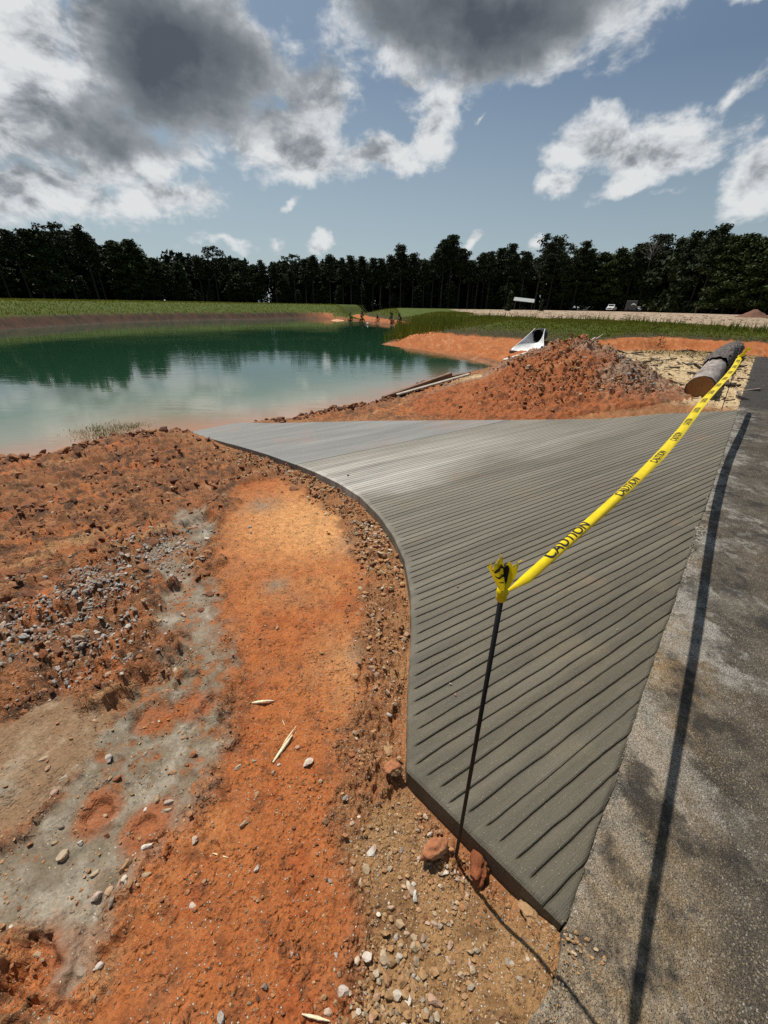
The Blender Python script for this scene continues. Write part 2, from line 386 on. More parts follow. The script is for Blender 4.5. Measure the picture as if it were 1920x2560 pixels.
# ------------------------------------------------------------------ ground
def ground_material():
    m, nt = mat_new("soil")
    geo = nt.add('ShaderNodeNewGeometry').outputs['Position']
    col = nt.add('ShaderNodeVertexColor', layer_name='soil').outputs[0]
    aux = nt.add('ShaderNodeSeparateColor', {0: nt.add('ShaderNodeVertexColor', layer_name='aux').outputs[0]})
    wet, grit, grass = aux.outputs[0], aux.outputs[1], aux.outputs[2]
    n1 = nt.noise(geo, 90, 5, .65); n2 = nt.noise(geo, 14, 5, .6)
    f = nt.math('ADD', nt.rng(n1, .25, .75, .62, 1.38), nt.rng(n2, .3, .7, -.14, .14))
    cc = nt.mix(1.0, col, nt.add('ShaderNodeCombineColor', {0: f, 1: f, 2: f}).outputs[0], 'MULTIPLY')
    cc.node.clamp_result = False
    # grit: small stones lying in the soil
    vor = nt.add('ShaderNodeTexVoronoi', {'Vector': geo, 'Scale': 120.0, 'Randomness': 1.0})
    cell = nt.add('ShaderNodeSeparateColor', {0: vor.outputs['Color']})
    st = nt.math('MULTIPLY', nt.rng(vor.outputs['Distance'], .42, .30), nt.math('LESS_THAN', cell.outputs[0], nt.math('MULTIPLY', grit, .45)))
    scol = nt.ramp(cell.outputs[1], [(0, (.10, .075, .055)), (.3, (.30, .15, .07)), (.6, (.42, .30, .18)), (.85, (.55, .48, .38)), (1, (.30, .29, .27))])
    cc = nt.mix(st, cc, scol)
    nt.put(nt.bsdf.inputs['Base Color'], cc)
    nt.put(nt.bsdf.inputs['Roughness'], nt.math('SUBTRACT', .92, nt.math('MULTIPLY', wet, nt.rng(n2, .40, .66, .12, .52))))
    nt.put(nt.bsdf.inputs['Specular IOR Level'], nt.math('MULTIPLY_ADD', wet, .22, .12))
    hgt = nt.math('ADD', nt.math('MULTIPLY', n1, .9), nt.math('MULTIPLY', st, .5))
    vk = nt.add('ShaderNodeTexVoronoi', {'Vector': nt.add('ShaderNodeVectorMath', {0: geo, 1: nt.add('ShaderNodeVectorMath', {0: nt.noise(geo, 40, 2, .5, 0, 1), 3: .03}, operation='SCALE').outputs[0]}, operation='ADD').outputs[0], 'Scale': 46.0, 'Randomness': 1.0})
    crumb = nt.math('MULTIPLY', nt.rng(vk.outputs['Distance'], .55, .1), nt.rng(nt.noise(geo, 9, 4, .6), .42, .62))
    hgt = nt.math('ADD', hgt, nt.math('MULTIPLY', crumb, 1.1))
    hgt = nt.math('MULTIPLY', hgt, nt.math('MULTIPLY_ADD', wet, -.75, 1.0))
    bump(nt, hgt, .013, 1.0)
    return m
SOIL = ground_material()

def mixc(a, b, f):
    b = np.array(b); return a + ((b if b.ndim == 2 else b[None, :]) - a) * f[:, None]
def soil_colour(x, y, z, m):
    n = len(x)
    nb = fbm(x, y, 1.1, 5, .6, 40.); nm = fbm(x, y, 5., 5, .62, 50.); nf = fbm(x, y, 26., 4, .65, 60.)
    a1 = m['s'] * .96 + m['d'] * .25
    streak = fbm(a1 * .3, m['d'] * 2.4, 1.7, 5, .6, 70.)
    c = np.tile(np.array([.28, .112, .048]), (n, 1))
    c = mixc(c, (.46, .25, .115), ss(streak + .5 * nm, .08, .5))
    c = mixc(c, (.080, .043, .026), ss(nm + .7 * nf - .4 * streak, -.10, .32) * .9)
    c = mixc(c, (.44, .135, .042), ss(nb - .5 * nm - .4 * nf, .12, .42) * .75)
    # compacted orange track
    cm = m['compact']
    cc = np.tile(np.array([.37, .118, .038]), (n, 1))
    cc = mixc(cc, (.33, .088, .028), ss(nm + .5 * nf, .0, .5))
    cc = mixc(cc, (.45, .19, .070), ss(nb + .4 * nf, .1, .5) * .7)
    cc = mixc(cc, (.17, .062, .027), ss(fbm(x, y, 11., 5, .65, 63.) + .3 * nm, .06, .42) * .8)
    cc = mixc(cc, (.30, .125, .058), ss(fbm(x, y, 2.2, 4, .6, 67.), .0, .45) * .6)
    dry = 1.1 * bump_at(x, y, -.9, 3.6, .8) + .8 * bump_at(x, y, -.03, 1.45, .28) + .5 * bump_at(x, y, -.5, 3.1, .4)
    cc = mixc(cc, (.62, .32, .13), np.clip(dry * (.75 + nf), 0, 1) * .85)
    smud = bump_at(x, y, -.27, 2.95, .16) + bump_at(x, y, -.85, 2.37, .10) + bump_at(x, y, -.11, 1.62, .10) + bump_at(x, y, -1.42, 4.0, .2)
    cc = mixc(cc, (.24, .17, .115), np.clip(smud * (.8 + 1.2 * nm), 0, 1))
    c = c * (1 - cm[:, None]) + cc * cm[:, None]
    # loose strip by the slab
    st = m['strip'] * (m['d'] > 0)
    c = mixc(c, (.30, .135, .058), st * .75)
    c = mixc(c, (.40, .20, .085), st * ss(nm, .05, .4) * .8)
    # sandy end by the road
    c = c * (1 - m['sandy'][:, None]) + mixc(np.tile(np.array([.31, .17, .075]), (n, 1)), (.20, .105, .048), ss(nm + .5 * nf, -.05, .4)) * m['sandy'][:, None]
    # tan silt and grey mud
    tn = mixc(np.tile(np.array([.22, .132, .073]), (n, 1)), (.30, .205, .13), ss(nm + .4 * nf, -.05, .4)); tn = mixc(tn, (.215, .178, .13), ss(nb + .6 * nm, -.12, .22) * .85); tn = mixc(tn, (.15, .075, .04), ss(fbm(x, y, 9., 5, .65, 29.), .12, .45) * .8)
    c = c * (1 - m['tan'][:, None]) + tn * m['tan'][:, None]
    md = m['mud'] * np.clip(ss(nm + .55 * nf + .3 * nb + .30 * ss(y, 1.1, .6), -.34, -.04), 0, 1)
    mc = mixc(np.tile(np.array([.150, .112, .072]), (n, 1)), (.245, .205, .152), ss(nm + .3 * nb, -.05, .4))
    mc = mixc(mc, (.215, .115, .068), ss(nb + .5 * nf, .05, .4) * .7)
    c = c * (1 - md[:, None]) + mc * md[:, None]
    ring = np.zeros(n)
    for hx, hy in ((-1.18, 1.24), (-1.16, .8), (-1.08, .36), (-.93, .75), (-1.0, 1.3)):
        ring = np.maximum(ring, ss(np.hypot(x - hx, y - hy) + nm * .03, .12, .06))
    c = mixc(c, (.33, .095, .03), ring * m['mud'] * .7)
    m['mudv'] = md * (1 - ring * .7)
    # chips
    ch = m['chips']
    cc = mixc(np.tile(np.array([.50, .37, .215]), (n, 1)), (.32, .19, .10), ss(nm + .5 * nf, .05, .5))
    c = c * (1 - ch[:, None]) + cc * ch[:, None]
    # banks
    e, t, r = m['e'], m['t'], m['r']
    bank = np.where(t > 0, 1.0, ss(r, 19, 26)) * (e > 0)
    bl = np.clip(bank, 0, 1)
    clay = mixc(np.tile(np.array([.36, .115, .038]), (n, 1)), (.44, .21, .10), ss(nm + streak * .6, .0, .5))
    clay = mixc(clay, (.20, .075, .035), ss(nb + .5 * nf, .1, .5) * .8)
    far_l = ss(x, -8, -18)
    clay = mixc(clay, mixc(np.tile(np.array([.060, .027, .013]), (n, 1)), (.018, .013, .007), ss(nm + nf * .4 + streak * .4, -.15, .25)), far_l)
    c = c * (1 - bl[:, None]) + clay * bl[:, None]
    gr_start = np.where(t > 0, np.where(m['s'] > 14.5 + 0 * t, 1.75, 1.6) + np.where(m['d'] > 8, 1.7, 0) * ss(r, 45, 25), np.where(x < -10, 2.6, 1.2))
    dist = np.where(t > 0, t, e)
    gw = ss(dist + nb * .5 + nm * .45, gr_start - .3, gr_start + .35) * bl
    dry_g = mixc(np.tile(np.array([.066, .086, .011]), (n, 1)), (.042, .064, .009), ss(nb, -.2, .4))
    dry_g = mixc(dry_g, (.085, .070, .030), ss(nm, .1, .5) * .5)
    edgeg = ss(dist + nm * .9 + nf * .4, gr_start + 3.8, gr_start + .4)
    dry_g = mixc(dry_g, (.050, .036, .020), edgeg * .9 * (t > 0)); m['deadg'] = edgeg * (t > 0)
    c = c * (1 - gw[:, None]) + dry_g * gw[:, None]
    # straw covered lot
    lt = m['lot'] * bl
    lstreak = fbm(x * .25 + y * .03, y * 1.1, .9, 5, .6, 80.)
    lc = mixc(np.tile(np.array([.30, .215, .15]), (n, 1)), (.52, .42, .31), ss(lstreak + .4 * nm, .05, .4))
    lc = mixc(lc, (.20, .13, .09), ss(nb + .5 * nm, .1, .5) * .7)
    c = c * (1 - lt[:, None]) + lc * lt[:, None]
    gw = gw * (1 - lt)
    # far forest floor
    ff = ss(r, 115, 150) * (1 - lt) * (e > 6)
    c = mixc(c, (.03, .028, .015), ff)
    # underwater bed
    c = np.where((e < 0)[:, None], np.where((r < 30)[:, None], np.array([.36, .17, .085])[None, :], np.array([.05, .04, .025])[None, :]), c)
    shore = np.where(e > 0, np.exp(-e / .35), 1.0) * (r < 30)
    c = mixc(c, (.055, .034, .022), np.where((e > 0) & (r >= 30) & (x < 1), np.exp(-e / .8), 0))
    c = mixc(c, (.20, .085, .045), shore * .5)
    wet = np.clip(m['mudv'] * .95 + .35 * m['tan'] + shore * .6, 0, 1) * (1 - bl)
    grit = np.clip(.35 * m['compact'] + .8 * m['rough'] + .9 * st + .7 * m['sandy'] + .12 * m['mudv'], 0, 1) * (1 - bl) * (1 - ch)
    c = c * np.array([.94, .96, .95])[None, :]
    return np.clip(c, 0, 1), np.stack([wet, grit, gw], 1), gw

def build_ground():
    th = np.concatenate([np.linspace(-180, -80, 26)[:-1], np.linspace(-80, 80, 721), np.linspace(80, 180, 26)[1:-1]])
    th = np.radians(th)
    rr = [.004, .05, .10]
    while rr[-1] < 26: rr.append(rr[-1] * 1.0088)
    while rr[-1] < 170: rr.append(rr[-1] * 1.016)
    while rr[-1] < 1500: rr.append(rr[-1] * 1.22)
    rr = np.array(rr); nt_, nr = len(th), len(rr)
    R, T = np.meshgrid(rr, th, indexing='ij')
    x = (R * np.sin(T)).ravel(); y = (R * np.cos(T)).ravel()
    z, m = site(x, y)
    col, aux, gw = soil_colour(x, y, z, m)
    v = np.stack([x, y, z], 1)
    i = np.arange(nr - 1)[:, None] * nt_; j = np.arange(nt_)[None, :]; j2 = (j + 1) % nt_
    f = np.stack([i + j, i + j2, i + nt_ + j2, i + nt_ + j], -1).reshape(-1, 4)
    me = np_mesh('ground', v, f[:, ::-1], SOIL, True)
    vcol(me, 'soil', col); vcol(me, 'aux', aux)
    return tag(link('ground', me), kind='structure')
build_ground()

# ------------------------------------------------------------------ water
def build_water():
    th = np.radians(np.linspace(-165, 35, 420)); rr = [3.0]
    while rr[-1] < 100: rr.append(rr[-1] * 1.017)
    rr = np.array(rr); R, T = np.meshgrid(rr, th, indexing='ij')
    x = (R * np.sin(T)).ravel(); y = (R * np.cos(T)).ravel(); n = len(th)
    e = sdf(x, y, POND)
    i = np.arange(len(rr) - 1)[:, None] * n; j = np.arange(n - 1)[None, :]
    f = np.stack([i + j, i + j + 1, i + n + j + 1, i + n + j], -1).reshape(-1, 4)
    f = f[(e[f] < .6).any(1)]
    me = np_mesh('pond_water', np.stack([x, y, np.full_like(x, WL)], 1), f[:, ::-1], None, True)
    dep = np.clip(-e, 0, 30); near = ss(np.hypot(x, y), 22, 12)
    vcol(me, 'depth', np.stack([dep / 30, near, dep * 0], 1))
    m, nt = mat_new("pond_water")
    geo = nt.add('ShaderNodeNewGeometry').outputs['Position']
    ca = nt.add('ShaderNodeSeparateColor', {0: nt.add('ShaderNodeVertexColor', layer_name='depth').outputs[0]})
    dn = nt.math('ADD', nt.math('MULTIPLY', ca.outputs[0], 30), nt.math('MULTIPLY', nt.math('SUBTRACT', nt.noise(geo, .9, 4), .5), 1.2))
    murk = nt.ramp(nt.rng(dn, 0, 8), [(0.0, (.30, .165, .10)), (.07, (.25, .165, .105)), (.20, (.185, .180, .125)), (.45, (.085, .118, .070)), (1.0, (.013, .045, .023))])
    deepf = nt.ramp(nt.rng(dn, 0, 5), [(0, (.013, .045, .023)), (1, (.013, .045, .023))])
    base = nt.mix(ca.outputs[1], deepf, murk)
    nt.put(nt.bsdf.inputs['Base Color'], base)
    nt.bsdf.inputs['Roughness'].default_value = .035; nt.bsdf.inputs['IOR'].default_value = 1.333
    st = nt.add('ShaderNodeMapping', {'Vector': geo, 'Rotation': (0, 0, math.radians(-14)), 'Scale': (.55, 2.2, 1)}).outputs[0]
    w1 = nt.noise(st, 1.6, 3, .5); w2 = nt.noise(st, 5.0, 2, .5, .6)
    patch = nt.rng(nt.noise(geo, .12, 2), .40, .62, .25, 1.0)
    hgt = nt.math('MULTIPLY', nt.math('ADD', w1, nt.math('MULTIPLY', w2, .30)), patch)
    bump(nt, hgt, .016, .35)
    me.materials.append(m)
    o = link('pond_water', me); tag(o, kind='structure')
build_water()

# ------------------------------------------------------------------ concrete ramp: grooved upper pour and smoother lower pour
GD = np.array([math.sin(math.radians(59.5)), math.cos(math.radians(59.5))]); GM = np.array([-GD[1], GD[0]])
SEAM = 5.06
def scan(poly, b):
    """interval of the outline at offset b across the grooves"""
    P = np.array(poly) - RA; A_ = P @ GD; B_ = P @ GM; out_ = []
    n = len(P)
    for i in range(n):
        b0, b1 = B_[i - 1], B_[i]
        if (b0 > b) != (b1 > b):
            out_.append(A_[i - 1] + (A_[i] - A_[i - 1]) * (b - b0) / (b1 - b0))
    return (min(out_), max(out_)) if len(out_) > 1 else None
def concrete(name, kind):
    m, nt = mat_new(name)
    geo = nt.add('ShaderNodeNewGeometry').outputs['Position']
    tc_ = nt.add('ShaderNodeTexCoord').outputs['Object']
    st = nt.add('ShaderNodeMapping', {'Vector': tc_, 'Scale': (.35, 3.2, 1)}).outputs[0]
    n_s = nt.noise(st, 1.3, 5, .6); n_b = nt.noise(tc_, .8, 4, .6); n_f = nt.noise(tc_, 260, 3, .7)
    sp = nt.add('ShaderNodeSeparateXYZ', {0: tc_})
    b = sp.outputs[1]
    if kind == 'upper':
        base = nt.ramp(nt.rng(n_s, .3, .7), [(0, (.062, .052, .034)), (.5, (.086, .074, .051)), (1, (.118, .103, .076))])
        base = nt.mix(nt.rng(b, .6, 4.6, 0, .78), base, (.212, .192, .156))
        # paler band: cloud sheen on the wet slab, painted into the base colour
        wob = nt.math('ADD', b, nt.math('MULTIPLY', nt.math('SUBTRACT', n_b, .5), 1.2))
        dry = nt.math('MULTIPLY', nt.math('MULTIPLY', nt.rng(wob, 3.0, 3.7, 0, 1, True), nt.rng(wob, 5.0, 4.1, .25, 1, True)), nt.rng(sp.outputs[0], 5.6, .8, .1, 1))  # dry: here the mask of the painted cloud sheen
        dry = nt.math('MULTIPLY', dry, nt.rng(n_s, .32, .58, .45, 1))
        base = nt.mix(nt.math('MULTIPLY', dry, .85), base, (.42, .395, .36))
        plank = nt.noise(nt.add('ShaderNodeMapping', {'Vector': tc_, 'Scale': (.45, 15.0, 1)}).outputs[0], 1.0, 2, .5)
        pv = nt.rng(plank, .3, .7, .80, 1.2); base = nt.mix(1.0, base, nt.add('ShaderNodeCombineColor', {0: pv, 1: pv, 2: nt.math('MULTIPLY', pv, .98)}).outputs[0], 'MULTIPLY')
        mudm = nt.math('MULTIPLY', nt.rng(nt.noise(tc_, 1.4, 6, .7), .60, .74), .5); base = nt.mix(mudm, base, (.20, .125, .07))
        tanp = nt.math('MULTIPLY', nt.rng(nt.noise(tc_, 2.2, 4, .6), .52, .68), nt.rng(b, 2.2, .2))
        base = nt.mix(nt.math('MULTIPLY', tanp, .45), base, (.16, .128, .075))
    else:
        base = nt.ramp(nt.rng(n_s, .3, .7), [(0, (.13, .128, .118)), (.6, (.17, .167, .155)), (1, (.215, .208, .195))])
        red = nt.math('MULTIPLY', nt.rng(n_b, .55, .72), .35)
        base = nt.mix(red, base, (.26, .16, .11))
    f = nt.rng(n_f, .25, .75, .72, 1.28)
    base = nt.mix(1.0, base, nt.add('ShaderNodeCombineColor', {0: f, 1: f, 2: f}).outputs[0], 'MULTIPLY')
    vor = nt.add('ShaderNodeTexVoronoi', {'Vector': tc_, 'Scale': 170.0})
    vc = nt.add('ShaderNodeSeparateColor', {0: vor.outputs['Color']})
    spk = nt.math('MULTIPLY', nt.math('LESS_THAN', vor.outputs['Distance'], .16), nt.math('GREATER_THAN', vc.outputs[0], .86))
    base = nt.mix(nt.math('MULTIPLY', spk, .8), base, (.50, .45, .34))
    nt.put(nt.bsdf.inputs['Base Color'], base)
    nt.put(nt.bsdf.inputs['Roughness'], nt.rng(n_s, .3, .7, .50, .72))
    nt.bsdf.inputs['Specular IOR Level'].default_value = .4
    brush = nt.noise(nt.add('ShaderNodeMapping', {'Vector': tc_, 'Scale': (5, 240, 1)}).outputs[0], 1.0, 3, .6)
    bump(nt, nt.math('ADD', nt.math('MULTIPLY', n_f, .8), nt.math('MULTIPLY', brush, 1.1)), .0036, .9)
    return m
def slab(name, b0, b1, depth, mat, ncol, label):
    pitch = .0622
    prof = [(.0, -1.0), (.045, -1.0), (.066, -.08), (.17, .10), (.55, .02), (.92, -.02), (.975, -.70)]
    bs = []; gs = []
    k = 0
    while True:
        for o_, g_ in prof:
            bb = -.0 + (k + o_) * pitch
            if bb > b1: break
            if bb >= b0: bs.append(bb); gs.append(g_)
        k += 1
        if k * pitch > b1: break
    if abs(bs[-1] - b1) > .004: bs.append(b1); gs.append(0)
    bs = np.array(bs); gs = np.array(gs)
    tt = np.linspace(0, 1, ncol); tt = .5 - .5 * np.cos(np.pi * tt) * (1 - .35) - .35 * (.5 - tt) 
    tt = (tt - tt[0]) / (tt[-1] - tt[0])
    ok = [scan(SLAB, b) for b in bs]; keep = [i for i, q in enumerate(ok) if q and q[1] - q[0] > .03]
    bs, gs = bs[keep], gs[keep]; iv = np.array([ok[i] for i in keep])
    nr = len(bs)
    A_ = iv[:, :1] + (iv[:, 1:] - iv[:, :1]) * tt[None, :]; B_ = np.repeat(bs[:, None], ncol, 1)
    # hand-drawn grooves: they wander and differ in depth
    gi = np.round(B_ / pitch)
    wob = (pnoise(A_ * 1.3, gi * 7.31) * .006 + pnoise(A_ * 4.5, gi * 3.77) * .0030 + pnoise(A_ * 14., gi * 1.77) * .0012) * ss(B_ - b0, 0, .08) * ss(b1 - B_, 0, .05)
    wx = RA[0] + A_ * GD[0] + B_ * GM[0]; wy = RA[1] + A_ * GD[1] + B_ * GM[1]
    B2 = B_ + wob
    wx = RA[0] + A_ * GD[0] + B2 * GM[0]; wy = RA[1] + A_ * GD[1] + B2 * GM[1]
    dd = (wx - RA[0]) * RN[0] + (wy - RA[1]) * RN[1]
    sd_ = -sdf(wx.ravel(), wy.ravel(), SLAB).reshape(wx.shape)
    fade = ss(sd_ + pnoise(A_ * .7, gi * 5.1) * .03, .03, .06)
    fade = np.maximum(fade, ss(dd, .11, .05))
    dep = depth * (1 + .35 * pnoise(A_ * .9 + 3, gi * 2.3))
    low = 1 - .55 * ss(B_, 3.6, 5.0)
    gg = np.repeat(gs[:, None], ncol, 1)
    z = -SLOPE * dd + gg * dep * fade * low
    z = z + pnoise(wx * .9, wy * .9) * .005 + pnoise(wx * 5, wy * 5) * .0012
    z = z - .012 * (1 - ss(sd_, -.004, .022)) ** 2
    v = np.stack([wx - RA[0], wy - RA[1], z], -1)
    loc = np.stack([A_, B2, z], -1)
    top = loc.reshape(-1, 3)
    i = np.arange(nr - 1)[:, None] * ncol; j = np.arange(ncol - 1)[None, :]
    f = np.stack([i + j, i + j + 1, i + ncol + j + 1, i + ncol + j], -1).reshape(-1, 4)
    # side walls
    loop = [r * ncol for r in range(nr)] + [(nr - 1) * ncol + c for c in range(1, ncol)] + [r * ncol + ncol - 1 for r in range(nr - 2, -1, -1)] + [c for c in range(ncol - 2, 0, -1)]
    loop = np.array(loop); nl = len(loop)
    lo = top[loop].copy(); lo[:, 2] = lo[:, 2] - .085 - .02; base = len(top)
    up = top[loop].copy(); up2 = up.copy()
    allv = np.concatenate([top, up2, lo])
    a = base + np.arange(nl); b_ = base + (np.arange(nl) + 1) % nl
    fs = np.stack([a, b_, b_ + nl, a + nl], -1)
    me = np_mesh(name, allv, np.concatenate([f, fs]), mat, False)
    sm = np.zeros(len(me.polygons), bool); cell = np.repeat((gs[:-1] > -.3) & (gs[1:] > -.3), ncol - 1); sm[:len(f)] = cell
    me.polygons.foreach_set('use_smooth', sm)
    o = link(name, me)
    o.location = (RA[0], RA[1], 0); o.rotation_euler = (0, 0, math.atan2(GD[1], GD[0]))
    return tag(o, label, 'ramp')
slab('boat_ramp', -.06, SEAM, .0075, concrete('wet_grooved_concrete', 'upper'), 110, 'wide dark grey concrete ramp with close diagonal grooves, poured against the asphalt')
slab('ramp_toe', SEAM + .012, 9.9, .0012, concrete('smooth_concrete', 'lower'), 60, 'smooth paler concrete strip running down from the grooved ramp into the water')

# ------------------------------------------------------------------ asphalt road
def build_road():
    nx, ny = 420, 90
    sx = np.concatenate([np.linspace(-9, -1.7, 24), np.linspace(-1.6, 9, 340), np.linspace(9.1, 21.4, 80)]); dy = 7.0 * np.linspace(0, 1, ny) ** 1.8
    S, Dd = np.meshgrid(sx, dy, indexing='ij')
    ragged = pnoise(S * 5, S * 0 + 3.3) * .03 * (S < .15) + pnoise(S * 5, S * 0 + 3.3) * .012 + pnoise(S * 19, S * 0 + 9.3) * .012
    edge = np.exp(-Dd / .12)
    yy = -(Dd - (ragged + .012) * edge * np.where(S < 9.0, 1, 1.4))
    zz = pnoise(S * 1.1, yy * 1.1) * .004 + fbm(S, yy, 9., 2) * .0016 - .018 * np.exp(-Dd / .02)
    v = np.stack([S, yy, zz], -1).reshape(-1, 3)
    i = np.arange(len(sx) - 1)[:, None] * ny; j = np.arange(ny - 1)[None, :]
    f = np.stack([i + j, i + ny + j, i + ny + j + 1, i + j + 1], -1).reshape(-1, 4)
    edges = np.concatenate([np.arange(len(sx)) * ny, (len(sx) - 1) * ny + np.arange(1, ny)])
    lo = v[edges].copy(); lo[:, 2] -= .07; b = len(v)
    fs = np.stack([edges[1:], edges[:-1], b + np.arange(len(edges) - 1), b + np.arange(1, len(edges))], -1)
    m, nt = mat_new("weathered_asphalt")
    o = nt.add('ShaderNodeTexCoord').outputs['Object']
    sp = nt.add('ShaderNodeSeparateXYZ', {0: o}); X, Y = sp.outputs[0], nt.math('MULTIPLY', sp.outputs[1], -1)
    n0 = nt.noise(o, 1.1, 5, .62); n1 = nt.noise(o, 4.0, 6, .65); n2 = nt.noise(o, 150, 3, .7); n3 = nt.noise(o, 13, 6, .7)
    base = nt.ramp(nt.math('ADD', nt.rng(n1, .3, .7), nt.math('MULTIPLY', nt.math('SUBTRACT', nt.noise(o, .75, 6, .68), .5), 1.1)), [(0, (.022, .018, .014)), (.35, (.045, .038, .030)), (.65, (.085, .072, .055)), (1, (.150, .130, .100))])
    base = nt.mix(nt.math('MULTIPLY', nt.rng(n0, .52, .68), .4), base, (.13, .09, .05))
    tanm = nt.math('MULTIPLY', nt.rng(nt.math('ADD', n0, nt.math('MULTIPLY', nt.math('SUBTRACT', n3, .5), .5)), .44, .60), nt.rng(nt.math('ADD', Y, nt.math('MULTIPLY', X, .10)), .42, .02))
    base = nt.mix(nt.math('MULTIPLY', tanm, .62), base, (.30, .19, .082))
    gm = nt.math('MULTIPLY', nt.rng(nt.math('ADD', nt.noise(o, 2.3, 6, .7), nt.math('MULTIPLY', n3, .35)), .73, .84), nt.rng(Y, .85, .1, .55, 1))
    base = nt.mix(nt.math('MULTIPLY', gm, .45), base, (.27, .25, .22))
    # cement left along the edge of the pour
    em = nt.math('MULTIPLY', nt.rng(nt.math('ADD', Y, nt.math('MULTIPLY', nt.math('SUBTRACT', n1, .5), .60)), .07, -.03), nt.rng(n3, .46, .60))
    base = nt.mix(nt.math('MULTIPLY', em, .85), base, (.42, .39, .345))
    fresh = nt.rng(nt.math('ADD', X, nt.math('MULTIPLY', n1, .3)), 9.2, 9.6)
    fr2 = nt.math('MULTIPLY', fresh, nt.rng(n1, .3, .7, .85, 1.0))
    base = nt.mix(fr2, base, (.026, .025, .024))
    vor = nt.add('ShaderNodeTexVoronoi', {'Vector': o, 'Scale': 230.0})
    vc = nt.add('ShaderNodeSeparateColor', {0: vor.outputs['Color']})
    stn = nt.rng(vor.outputs['Distance'], .80, .55)
    scol = nt.ramp(vc.outputs[0], [(0, (.03, .026, .02)), (.5, (.075, .062, .047)), (.78, (.20, .145, .08)), (.93, (.40, .32, .20)), (1, (.62, .58, .50))])
    v2 = nt.add('ShaderNodeTexVoronoi', {'Vector': nt.add('ShaderNodeVectorMath', {0: o, 1: nt.noise(o, 60, 2, .5, 0, 1)}, operation='ADD').outputs[0], 'Scale': 70.0})
    vc2 = nt.add('ShaderNodeSeparateColor', {0: v2.outputs['Color']})
    chunk = nt.math('MULTIPLY', nt.rng(v2.outputs['Distance'], .5, .2), nt.rng(n3, .35, .65, .1, .8))
    base = nt.mix(nt.math('MULTIPLY', chunk, .5), base, nt.ramp(vc2.outputs[0], [(0, (.018, .015, .012)), (.5, (.045, .037, .028)), (.8, (.15, .11, .065)), (1, (.34, .28, .20))]))
    base = nt.mix(nt.math('MULTIPLY', stn, nt.math('SUBTRACT', nt.rng(n3, .35, .65, .18, .50), nt.math('MULTIPLY', fresh, .16))), base, scol)
    base = nt.mix(nt.math('MULTIPLY', tanm, nt.rng(n2, .3, .6, .25, .7)), base, (.33, .215, .095))
    near_e = nt.rng(nt.math('ADD', Y, nt.math('MULTIPLY', nt.math('SUBTRACT', nt.noise(o, 3.1, 5, .65), .5), .7)), .34, .02)
    pale = nt.math('MULTIPLY', nt.rng(nt.math('ADD', nt.noise(o, 1.9, 7, .68), nt.math('ADD', nt.math('MULTIPLY', nt.math('SUBTRACT', n3, .5), .5), nt.math('MULTIPLY', near_e, .13))), .56, .68), nt.math('MULTIPLY', nt.math('SUBTRACT', 1.0, fresh), nt.rng(X, .3, 1.7, .38, 1)))
    base = nt.mix(nt.math('MULTIPLY', pale, nt.rng(n2, .35, .6, .25, .85)), base, (.36, .335, .295))
    blot = nt.math('MULTIPLY', nt.rng(nt.math('ADD', nt.noise(o, 2.6, 6, .7), nt.math('MULTIPLY', nt.math('SUBTRACT', n3, .5), .4)), .53, .63), nt.rng(n2, .3, .6, .5, .95))
    base = nt.mix(blot, base, (.024, .021, .017))
    f = nt.rng(n2, .25, .75, .6, 1.4)
    base = nt.mix(1.0, base, nt.add('ShaderNodeCombineColor', {0: f, 1: f, 2: f}).outputs[0], 'MULTIPLY')
    nt.put(nt.bsdf.inputs['Base Color'], base)
    nt.bsdf.inputs['Roughness'].default_value = .82; nt.bsdf.inputs['Specular IOR Level'].default_value = .3
    bump(nt, nt.math('ADD', nt.math('MULTIPLY', stn, vc.outputs[1]), nt.math('MULTIPLY', n2, .9)), .0065, 1.0)
    faces = np.stack([i + j, i + ny + j, i + ny + j + 1, i + j + 1], -1).reshape(-1, 4)
    me = np_mesh('asphalt_road', np.concatenate([v, lo]), np.concatenate([faces, fs])[:, ::-1], m, True)
    ob = link('asphalt_road', me, loc=(RA[0], RA[1], 0)); ob.rotation_euler = (0, 0, math.atan2(RD[1], RD[0]))
    tag(ob, kind='structure')
build_road()

# ------------------------------------------------------------------ stones
def ico(sub):
    bm = bmesh.new(); bmesh.ops.create_icosphere(bm, subdivisions=sub, radius=1.0)
    v = np.array([p.co[:] for p in bm.verts]); f = np.array([[q.index for q in p.verts] for p in bm.faces]); bm.free()
    return v, f
ICO1, ICO2, ICO3 = ico(1), ico(2), ico(4)
def rock_verts(base, seed, flat=.62, lump=.22, facet=5):
    r2 = np.random.default_rng(seed); v = base.copy()
    for _ in range(facet):          # knock flat faces on it
        nrm = r2.normal(size=3); nrm /= np.linalg.norm(nrm); h = r2.uniform(.55, .85)
        dist = v @ nrm; v = v - np.maximum(dist - h, 0)[:, None] * nrm
    off = r2.uniform(0, 50)
    v = v * (1 + lump * pnoise(v[:, 0] * 1.3 + off, v[:, 1] * 1.3 + v[:, 2] * 1.7 + off))[:, None]
    v = v * np.array([1.0, r2.uniform(.62, .9), flat * r2.uniform(.8, 1.15)])
    return v
